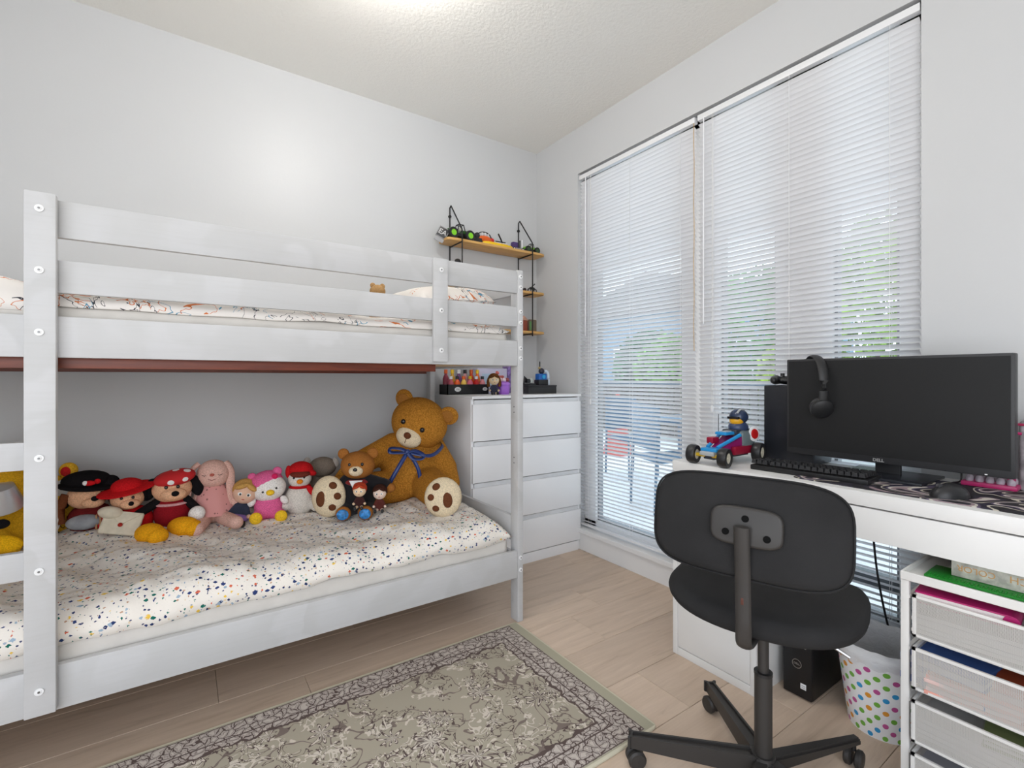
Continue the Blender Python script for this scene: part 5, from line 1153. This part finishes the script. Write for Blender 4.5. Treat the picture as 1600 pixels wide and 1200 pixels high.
qell('driver_body', bg_, plastic((0.03, 0.05, 0.12)), (0.085, 0.0, 0.132), (0.042, 0.036, 0.028)); dh = qell('driver_head', bg_, plastic((0.75, 0.38, 0.01)), (0.074, 0.0, 0.160), (0.028, 0.027, 0.025)); hl = qell('helmet', dh, plastic((0.02, 0.035, 0.08), 0.2), (0.088, 0.0, 0.174), (0.037, 0.036, 0.031)); qbox('visor', hl, BLACKG, 0.044, 0.056, -0.024, 0.024, 0.166, 0.176, 0.003)
qtube('helmet_stripe', hl, LG, smooth_path([(0.056, -0.012, 0.190), (0.074, -0.016, 0.204), (0.104, -0.014, 0.198)], 4), 0.004, 8); qtube('aerial', bg_, BLACK, [(0.02, 0.045, 0.06), (0.02, 0.045, 0.185)], 0.0014, 6)

# ------------------------------------------------------------------ under the desk
pc = thing('desktop_computer', 'black desktop computer on the floor under the desk beside the cabinet leg', 'computer', (-0.220, -1.968, 0), 0)
BB = plastic((0.006, 0.006, 0.007), 0.35)
qbox('case', pc, BB, -0.145, 0.13, -0.048, 0.046, 0.004, 0.290, 0.003); qbox('front_bezel', pc, BB, -0.152, -0.145, -0.047, 0.045, 0.005, 0.289, 0.002)
lg = BM(); t2 = bmesh.new(); lathe(lg, [(0.0135, -0.0004), (0.0155, -0.0004), (0.0155, 0.0006), (0.0135, 0.0006), (0.0135, -0.0004)], 32); lo = obj('badge_ring', lg, METAL, pc, label='round silver badge ring'); lo.location = (-0.1525, 0.0, 0.115); lo.rotation_euler = (0, R(-90), 0)
text('badge_lettering', 'DELL', 0.009, METAL, pc, (-0.1526, 0.0, 0.115), (R(90), 0, R(-90)), 0.0003, bold=0.0002)
stk = qbox('sticker', pc, WHITE, -0.1528, -0.152, -0.030, -0.012, 0.036, 0.055, 0.0003, label='white square sticker')
for dz in (0.041, 0.047): qbox('sticker_line', stk, M((0.2, 0.2, 0.2), 0.6), -0.1531, -0.1528, -0.028, -0.015, dz, dz + 0.0015, 0)
qbox('drive_slot', pc, METAL, -0.1532, -0.152, -0.030, 0.015, 0.176, 0.180, 0.0005); qbox('port', pc, METAL, -0.1532, -0.152, -0.012, -0.002, 0.205, 0.209, 0.0005); qbox('port', pc, METAL, -0.1532, -0.152, -0.012, -0.002, 0.214, 0.218, 0.0005); qcyl('power_button', pc, WHITE, (-0.1545, -0.030, 0.222), (-0.152, -0.030, 0.222), 0.009, None, 16)
for k, pts in enumerate(([(-0.12, -2.10, 0.63), (-0.10, -2.11, 0.42), (-0.085, -2.14, 0.22), (-0.08, -2.19, 0.02)], [(-0.07, -2.36, 0.45), (-0.09, -2.28, 0.25), (-0.11, -2.21, 0.15), (-0.12, -2.10, 0.06)])):
    b = BM(); tube(b, smooth_path(pts, 6), 0.0035, 8); o = obj('power_cable', b, BLACK); tag(o, ['black cable hanging from the desk down behind the bin', 'black cable running diagonally behind the white drawer cart'][k], 'cable')

# bin ------------------------------------------------------------------
bn = thing('waste_bin', 'white waste bin with rainbow polka dots and a clear bag under the desk', 'bin', (-0.290, -2.185, 0), 0)
def dots_uv():
    m, n, b = new_mat('rainbow_dots'); t = n.nodes.new('ShaderNodeTexCoord'); s = n.nodes.new('ShaderNodeSeparateXYZ'); n.links.new(t.outputs['UV'], s.inputs[0])
    u = math_(n, 'MULTIPLY', s.outputs[0], 15.0); v = math_(n, 'MULTIPLY', s.outputs[1], 12.0)
    row = math_(n, 'FLOOR', v); odd = math_(n, 'MODULO', row, 2.0); u = math_(n, 'MULTIPLY_ADD', odd, 0.5, u)
    fu = math_(n, 'SUBTRACT', math_(n, 'FRACT', u), 0.5); fv = math_(n, 'SUBTRACT', math_(n, 'FRACT', v), 0.5)
    d = math_(n, 'SQRT', math_(n, 'ADD', math_(n, 'MULTIPLY', math_(n, 'MULTIPLY', fu, fu), 2.4), math_(n, 'MULTIPLY', math_(n, 'MULTIPLY', fv, fv), 0.62)))
    cb_ = n.nodes.new('ShaderNodeCombineXYZ'); n.links.new(math_(n, 'FLOOR', u), cb_.inputs[0]); n.links.new(row, cb_.inputs[1])
    wn = n.nodes.new('ShaderNodeTexWhiteNoise'); wn.noise_dimensions = '2D'; n.links.new(cb_.outputs[0], wn.inputs['Vector'])
    c = ramp_(n, wn.outputs[0], [(0, (0.03, 0.30, 0.60)), (0.25, (0.16, 0.42, 0.05)), (0.5, (0.72, 0.30, 0.03)), (0.75, (0.50, 0.08, 0.28))], 'CONSTANT')
    n.links.new(mix_(n, math_(n, 'LESS_THAN', d, 0.30), (0.82, 0.82, 0.83), c), b.inputs['Base Color']); b.inputs['Roughness'].default_value = 0.35; return m
def shell_uv(name, prof, mat, parent, n=48, label=None):
    bm = bmesh.new(); uvl = bm.loops.layers.uv.new('UVMap'); rings = [[bm.verts.new((r * math.cos(2 * PI * k / n), r * math.sin(2 * PI * k / n), z)) for k in range(n)] for r, z in prof]
    for i in range(len(rings) - 1):
        for k in range(n):
            f = bm.faces.new((rings[i][k], rings[i][(k + 1) % n], rings[i + 1][(k + 1) % n], rings[i + 1][k]))
            for lp, (uu, vv) in zip(f.loops, ((k, i), (k + 1, i), (k + 1, i + 1), (k, i + 1))): lp[uvl].uv = (uu / n, vv / (len(rings) - 1))
    if prof[0][1] == 0: bm.faces.new(rings[0][::-1])
    o = obj(name, bm, mat, parent, label=label, ang=60); md = o.modifiers.new('t', 'SOLIDIFY'); md.thickness = 0.002; md.offset = -1; return o
shell_uv('bucket', [(0.088 + 0.032 * k / 8, 0.245 * k / 8) for k in range(9)], dots_uv(), bn)
b = BM(); lathe(b, [(0.119, 0.243), (0.126, 0.245), (0.127, 0.257), (0.122, 0.262), (0.118, 0.257), (0.119, 0.243)], 48); obj('rim', b, WHITE, bn)
def bag_mat():
    m, n, b = new_mat('thin_plastic_bag'); out = n.nodes['Material Output']; tr = n.nodes.new('ShaderNodeBsdfTransparent'); b.inputs['Base Color'].default_value = (0.72, 0.73, 0.75, 1); b.inputs['Roughness'].default_value = 0.25
    v = coords(n); bump_(n, b, noise_(n, v, 35, 4, 0.6, 1.0), 0.6, 0.006); mx = n.nodes.new('ShaderNodeMixShader'); mx.inputs[0].default_value = 0.78; n.links.new(tr.outputs[0], mx.inputs[1]); n.links.new(b.outputs[0], mx.inputs[2]); n.links.new(mx.outputs[0], out.inputs[0]); return m
bm = bmesh.new(); nn = 72; rings = []
for j, (r, z) in enumerate([(0.05, 0.02), (0.085, 0.05), (0.100, 0.12), (0.108, 0.19), (0.116, 0.245), (0.120, 0.275), (0.130, 0.270), (0.134, 0.254), (0.133, 0.238), (0.131, 0.230)]):
    rings.append([bm.verts.new(((r + 0.006 * (j > 0) * noise.noise(Vector((k * 0.55, j * 0.9, 3))) * (1 if j < 6 else 0.35)) * math.cos(2 * PI * k / nn), (r + 0.006 * noise.noise(Vector((k * 0.55, j * 0.9, 3))) * (1 if j < 6 else 0.35)) * math.sin(2 * PI * k / nn), z + (0.010 * noise.noise(Vector((k * 0.25, j, 8))) if j in (5, 6) else 0) + (0.016 * noise.noise(Vector((k * 0.35, 1, 5))) if j > 7 else 0))) for k in range(nn)])
for i in range(len(rings) - 1):
    for k in range(nn): bm.faces.new((rings[i][k], rings[i][(k + 1) % nn], rings[i + 1][(k + 1) % nn], rings[i + 1][k]))
bm.faces.new(rings[0]); obj('bin_liner', bm, bag_mat(), bn, label='clear crinkled bin bag folded over the rim', ang=80)

# drawer cart -----------------------------------------------------------
ct = thing('drawer_cart', 'white metal cart with wire mesh drawers under the desk', 'drawer cart', (-0.40, -2.475, 0), 0)
CX0, CX1, CY0, CY1 = -0.152, 0.29, -0.165, 0.163
CW = M((0.76, 0.75, 0.73), 0.4, 0, 0.02, name='cart_white')
for x in (CX0, CX1 - 0.02):
    for y in (CY0, CY1 - 0.018): qbox('post', ct, CW, x, x + 0.014, y, y + 0.018, 0.0, 0.576, 0.002)
b = BM(); box(b, CX0 - 0.002, CX1, CY0, CY1, 0.576, 0.580); box(b, CX0 - 0.004, CX0 + 0.004, CY0, CY1, 0.570, 0.592, 0.0015, 1); box(b, CX0, CX1, CY1 - 0.006, CY1, 0.574, 0.592, 0.0015, 1); box(b, CX0, CX1, CY0, CY0 + 0.006, 0.574, 0.592, 0.0015, 1); obj('top_tray', b, CW, ct, smooth=False)
def mesh_mat():
    m, n, b = new_mat('white_wire_mesh'); out = n.nodes['Material Output']; tr = n.nodes.new('ShaderNodeBsdfTransparent'); b.inputs['Base Color'].default_value = (0.58, 0.56, 0.53, 1); b.inputs['Roughness'].default_value = 0.4
    t = n.nodes.new('ShaderNodeTexCoord'); s = n.nodes.new('ShaderNodeSeparateXYZ'); n.links.new(t.outputs['Object'], s.inputs[0])
    hx = math_(n, 'ADD', s.outputs[0], s.outputs[1]); k = 330
    a = math_(n, 'SINE', math_(n, 'MULTIPLY', math_(n, 'ADD', hx, s.outputs[2]), k * 3.3)); c = math_(n, 'SINE', math_(n, 'MULTIPLY', math_(n, 'SUBTRACT', hx, s.outputs[2]), k * 3.3))
    hole = math_(n, 'GREATER_THAN', math_(n, 'MULTIPLY', a, c), 0.02)
    mx = n.nodes.new('ShaderNodeMixShader'); n.links.new(hole, mx.inputs[0]); n.links.new(b.outputs[0], mx.inputs[1]); n.links.new(tr.outputs[0], mx.inputs[2]); n.links.new(mx.outputs[0], out.inputs[0]); return m
MMESH = mesh_mat()
for i, zt_ in enumerate((0.538, 0.403, 0.268, 0.133)):
    z0 = zt_ - 0.108; xf = CX0 - (0.004 + 0.004 * i); y0, y1 = CY0 + 0.022, CY1 - 0.026; x1 = CX1 - 0.03
    b = BM()
    for zz in (zt_ - 0.007, z0):
        box(b, xf, xf + 0.007, y0, y1, zz, zz + 0.007); box(b, xf, x1, y0, y0 + 0.006, zz, zz + 0.007); box(b, xf, x1, y1 - 0.006, y1, zz, zz + 0.007); box(b, x1 - 0.006, x1, y0, y1, zz, zz + 0.007)
    box(b, xf, xf + 0.007, y1 - 0.008, y1, z0, zt_); box(b, xf, xf + 0.007, y0, y0 + 0.008, z0, zt_)
    d = obj('drawer', b, CW, ct, smooth=False)
    b = BM()
    for (xa, ya, xb, yb) in ((xf + 0.003, y0, xf + 0.003, y1), (xf, y1 - 0.003, x1, y1 - 0.003), (xf, y0 + 0.003, x1, y0 + 0.003), (x1 - 0.003, y0, x1 - 0.003, y1)):
        b.faces.new([b.verts.new(p) for p in ((xa, ya, z0 + 0.004), (xb, yb, z0 + 0.004), (xb, yb, zt_ - 0.004), (xa, ya, zt_ - 0.004))])
    b.faces.new([b.verts.new(p) for p in ((xf, y0, z0 + 0.002), (x1, y0, z0 + 0.002), (x1, y1, z0 + 0.002), (xf, y1, z0 + 0.002))])
    mp_ = obj('mesh_basket', b, MMESH, d, smooth=False); md = mp_.modifiers.new('t', 'SOLIDIFY'); md.thickness = 0.0008
    qbox('runner', ct, CW, CX0 + 0.002, x1, CY1 - 0.020, CY1 - 0.010, zt_ - 0.014, zt_ - 0.006, 0.001); qbox('runner', ct, CW, CX0 + 0.002, x1, CY0 + 0.010, CY0 + 0.020, zt_ - 0.014, zt_ - 0.006, 0.001)
CI = 'papers and folders in the mesh drawers'
def flat(name, label, cat, c, dims, rz, mat, group=CI, tilt=(0, 0)):
    t = thing(name, label, cat, c, 0, group, (tilt[0], tilt[1], rz)); return t
t = flat('folder', 'thick magenta folder lying in the top mesh drawer', 'folder', (-0.445, -2.415, 0.524), None, R(4), None, tilt=(0, R(-3)))
qbox('cover', t, M((0.42, 0.01, 0.13), 0.4), -0.10, 0.12, -0.095, 0.080, 0.026, 0.030, 0.001); qbox('cover', t, M((0.42, 0.01, 0.13), 0.4), -0.10, 0.12, -0.095, 0.080, 0.0, 0.004, 0.001); qbox('paper_stack', t, M((0.75, 0.68, 0.66), 0.8, 0, 0.05, 300), -0.098, 0.115, -0.088, 0.078, 0.004, 0.026, 0.001)
qcyl('spine', t, M((0.42, 0.01, 0.13), 0.4), (-0.10, -0.095, 0.015), (0.12, -0.095, 0.015), 0.015, None, 14)
spec = [((-0.42, -2.455, 0.440), (0.12, 0.13), 0.050, 4, (0.72, 0.70, 0.68), 'white paper stack in the top mesh drawer', 'paper stack'),
        ((-0.42, -2.40, 0.300), (0.12, 0.085), 0.085, -5, (0.05, 0.12, 0.36), 'blue folder stack in the second mesh drawer', 'folder'),
        ((-0.42, -2.53, 0.300), (0.12, 0.055), 0.078, 3, (0.42, 0.07, 0.02), 'orange red folder in the second mesh drawer', 'folder'),
        ((-0.43, -2.46, 0.297), (0.12, 0.11), 0.050, 6, (0.75, 0.35, 0.28), 'coral and white paper in the second mesh drawer', 'paper stack'),
        ((-0.42, -2.46, 0.165), (0.12, 0.13), 0.050, -3, (0.60, 0.60, 0.60), 'grey paper stack in the third mesh drawer', 'paper stack'),
        ((-0.42, -2.52, 0.217), (0.11, 0.07), 0.030, 8, (0.20, 0.25, 0.10), 'olive green folder in the third mesh drawer', 'folder'),
        ((-0.42, -2.46, 0.030), (0.12, 0.13), 0.060, 2, (0.45, 0.45, 0.50), 'grey blue papers in the lowest mesh drawer', 'paper stack')]
for (c, hs, th, rz, colr, lb, cat) in spec:
    t = flat('paper_stack' if 'paper' in cat else 'folder', lb, cat, c, None, R(rz), None)
    k = 5
    for i in range(k):
        cc = colr if i % 2 == 0 else tuple(min(0.8, q_ * 0.5 + 0.35) for q_ in colr)
        qbox('sheet_bundle', t, M(cc, 0.7, 0, 0.05), -hs[0] + 0.003 * (i % 3), hs[0], -hs[1] + 0.004 * (i % 2), hs[1] - 0.003 * (i % 3), th * i / k, th * (i + 0.92) / k, 0.0006)
# on top of the cart
t = thing('green_baseplate', 'green studded toy baseplate on top of the drawer cart', 'toy', (-0.452, -2.455, 0.581), R(1), 'things on the drawer cart')
GP = plastic((0.01, 0.22, 0.02), 0.4); qbox('plate', t, GP, -0.062, 0.045, -0.15, 0.105, 0, 0.006, 0.001)
b = BM()
for i in range(3):
    for j in range(30): cyl(b, (-0.056 + i * 0.008, -0.144 + j * 0.0083, 0.006), (-0.056 + i * 0.008, -0.144 + j * 0.0083, 0.0085), 0.0025, None, 8)
obj('studs', b, GP, t, smooth=False)['kind'] = 'stuff'
t = thing('craft_box', 'pale craft box printed with orange upside down letters on the cart', 'box', (-0.365, -2.50, 0.588), R(0), 'things on the drawer cart')
qbox('carton', t, M((0.52, 0.50, 0.44), 0.6, 0, 0.25, 60), -0.105, 0.12, -0.12, 0.105, 0, 0.040, 0.001)
text('printed_words', 'SCRATCH', 0.024, M((0.60, 0.33, 0.12), 0.6), t, (-0.1055, -0.055, 0.026), (R(90), R(180), R(-90)), 0.0003); text('printed_words', 'COLOR', 0.021, M((0.60, 0.33, 0.12), 0.6), t, (-0.1055, 0.058, 0.024), (R(90), R(180), R(-90)), 0.0003)
t = thing('brown_pouch', 'small brown pouch at the back corner of the cart top', 'pouch', (-0.315, -2.355, 0.588), R(0), 'things on the drawer cart')
blob('pouch_body', t, M((0.20, 0.10, 0.02), 0.6), [('e', (0, 0, 0.022), (0.06, 0.035, 0.024))], 0.005); qbox('flap', t, M((0.14, 0.07, 0.015), 0.6), -0.035, 0.03, -0.03, 0.03, 0.036, 0.046, 0.003)

# ------------------------------------------------------------------ office chair
PHI = 17.5
oc = thing('office_chair', 'dark grey fabric swivel chair in front of the desk', 'chair', (-0.862, -2.112, 0), R(PHI - 90))
def fabric():
    m, n, b = new_mat('charcoal_fabric'); v = coords(n)
    f = noise_(n, v, 7, 3); g = noise_(n, coords(n, 'Object', (1, 1, 1)), 900, 1)
    c = ramp_(n, f, [(0.35, (0.017, 0.0165, 0.0165)), (0.65, (0.024, 0.0235, 0.0235))]); c = mix_(n, math_(n, 'MULTIPLY', g, 0.5), c, (0.034, 0.034, 0.036))
    n.links.new(c, b.inputs['Base Color']); b.inputs['Roughness'].default_value = 0.95; b.inputs['Specular IOR Level'].default_value = 0.15
    bump_(n, b, g, 0.25, 0.001); return m
FAB = fabric(); CPL = plastic((0.030, 0.027, 0.025), 0.5)
def cushion(name, a, bdim, th, p, mtx_bend, mat, edge=0.5):
    """rounded slab: superellipse outline in XY, thickness in Z with pillowed faces"""
    bm = bmesh.new(); N_ = 64; out = superell(1, 1, p, N_); rings = []
    prof = [(0.0, 1.0), (0.35, 0.995), (0.65, 0.97), (0.85, 0.88), (0.94, 0.72), (0.985, 0.45), (1.0, 0.12), (1.0, -0.12), (0.985, -0.45), (0.94, -0.72), (0.85, -0.88), (0.65, -0.97), (0.35, -0.995), (0.0, -1.0)]
    for r, z in prof:
        if r == 0: rings.append([bm.verts.new((0, 0, z * th / 2))]); continue
        k = 1 - (1 - r) if r < 0.86 else 1 - (1 - r) * (th * 1.0 / min(a, bdim)) * 2.6
        k = r if r < 0.86 else k
        rr = r * 0.86 if r < 0.86 else None
        ring = []
        for (x, y) in out:
            if r >= 0.85: off = (1 - r) * th * 2.2; xx = x * (a - off); yy = y * (bdim - off)
            else: off = 0.15 * th * 2.2; xx = x * (a - off) * r / 0.85; yy = y * (bdim - off) * r / 0.85
            ring.append(bm.verts.new((xx, yy, z * th / 2)))
        rings.append(ring)
    for A, B_ in zip(rings[:-1], rings[1:]):
        for k in range(N_):
            k2 = (k + 1) % N_
            if len(A) == 1: bm.faces.new((A[0], B_[k], B_[k2]))
            elif len(B_) == 1: bm.faces.new((A[k], B_[0], A[k2]))
            else: bm.faces.new((A[k], B_[k], B_[k2], A[k2]))
    bmesh.ops.recalc_face_normals(bm, faces=bm.faces)
    for v_ in bm.verts: v_.co = Vector(mtx_bend(v_.co))
    return obj(name, bm, mat, oc, ang=75)
# local: +Y towards the desk, back at -Y
bl = Matrix.Translation((-0.002, -0.212, 0.762)) @ Euler((R(90 - 8), 0, 0)).to_matrix().to_4x4()
cushion('backrest', 0.207, 0.113, 0.052, 4.2, lambda c: bl @ Vector((c.x, c.y, c.z - 0.35 * c.x * c.x)), FAB)
b = BM()   # piping around the backrest
pp_ = [bl @ Vector((x, y, 0.012 - 0.35 * x * x)) for x, y in superell(0.2075, 0.1135, 4.2, 64)]; tube(b, pp_ + [pp_[0]], 0.0025, 6); obj('piping', b, FAB, oc)
def seatf(c):
    x, y = c.x, c.y
    w_ = 1.0 + 0.0 * y
    z = c.z + (0.018 * (x / 0.24) ** 2 if c.z > 0 else 0.030 * (x / 0.24) ** 2) - 0.010 * max(0, (y / 0.21)) ** 2
    return (x * w_, y + 0.012, z + 0.522)
cushion('seat', 0.226, 0.205, 0.064, 3.2, seatf, FAB)
qbox('seat_pan', oc, CPL, -0.10, 0.10, -0.12, 0.12, 0.480, 0.496, 0.006)
# mounting plate, screws, curved support bar
pl = BM(); prism(pl, superell(0.075, 0.043, 4.0, 40), 0.016, 0.007, 3); plate = obj('back_plate', pl, CPL, oc)
plate.matrix_basis = bl @ Matrix.Translation((0.012, 0.004, 0.024)) 
for (x, y) in ((0.0, 0.018), (-0.040, -0.016), (0.044, -0.018)):
    b = BM(); cyl(b, (0, 0, 0), (0, 0, 0.003), 0.0075, None, 16); cyl(b, (0, 0, 0.003), (0, 0, 0.0035), 0.0035, None, 6); s = obj('screw', b, M((0.003, 0.003, 0.003), 0.7, spec=0.1), plate); s.location = (x, y, 0.016)
bar = smooth_path([(0.006, -0.266, 0.775), (0.006, -0.262, 0.735), (0.006, -0.254, 0.66), (0.006, -0.250, 0.59), (0.006, -0.247, 0.54), (0.004, -0.232, 0.502), (0.002, -0.17, 0.482), (0, -0.08, 0.478), (0, 0.0, 0.478)], 5)
qtube('support_bar', oc, CPL, bar, 0.0165, 14, None, (1.0, 0.5))
qbox('bar_slot', oc, M((0.08, 0.02, 0.01), 0.6), 0.003, 0.009, -0.2595, -0.2555, 0.602, 0.618, 0.001, label='small red brown slot in the bar')
qcyl('inner_column', oc, CPL, (0, 0, 0.30), (0, 0, 0.480), 0.0135, None, 20); qcyl('outer_column', oc, CPL, (0, 0, 0.07), (0, 0, 0.327), 0.0215, None, 24); qcyl('column_collar', oc, BLACK, (0, 0, 0.322), (0, 0, 0.330), 0.0225, None, 24)
qtube('lever', oc, METAL, [(0.02, 0.03, 0.476), (0.11, 0.03, 0.452), (0.185, 0.03, 0.418)], 0.0045, 8, label='thin steel height lever')
qcyl('hub', oc, CPL, (0, 0, 0.060), (0, 0, 0.115), 0.036, 0.028, 24)
for k in range(5):
    a = R(55.5 - (PHI - 90) + k * 72); d = Vector((math.cos(a), math.sin(a), 0)); e = Vector((-d.y, d.x, 0))
    b = BM(); t2 = bmesh.new(); bmesh.ops.create_cube(t2, size=1)
    for v_ in t2.verts:
        far = v_.co.x > 0; p = d * (0.340 if far else 0.02) + e * (v_.co.y * (0.026 if far else 0.040)); z_ = (0.083 if far else 0.108) if v_.co.z > 0 else (0.062 if far else 0.068); v_.co = Vector((p.x, p.y, z_))
    bmesh.ops.bevel(t2, geom=t2.edges[:], offset=0.006, segments=2, affect='EDGES'); _add(b, t2); lg_ = obj('base_leg', b, CPL, oc)
    c = d * 0.325; b = BM(); cyl(b, (c.x, c.y, 0.045), (c.x, c.y, 0.064), 0.006, None, 10); qd = (d + e * 0.4).normalized(); b2 = Vector((-qd.y, qd.x, 0))
    o2 = obj('caster_stem', b, BLACK, lg_)
    for s in (-1, 1):
        cc = c + b2 * 0.013 * s + Vector((0, 0, 0.0255)); b = BM(); lathe(b, [(0.001, -0.009), (0.020, -0.009), (0.025, -0.005), (0.0255, 0.004), (0.021, 0.009), (0.001, 0.010)], 22, Matrix.Translation(cc) @ (b2 * s).to_track_quat('Z', 'Y').to_matrix().to_4x4()); obj('caster_wheel', b, CPL, lg_)
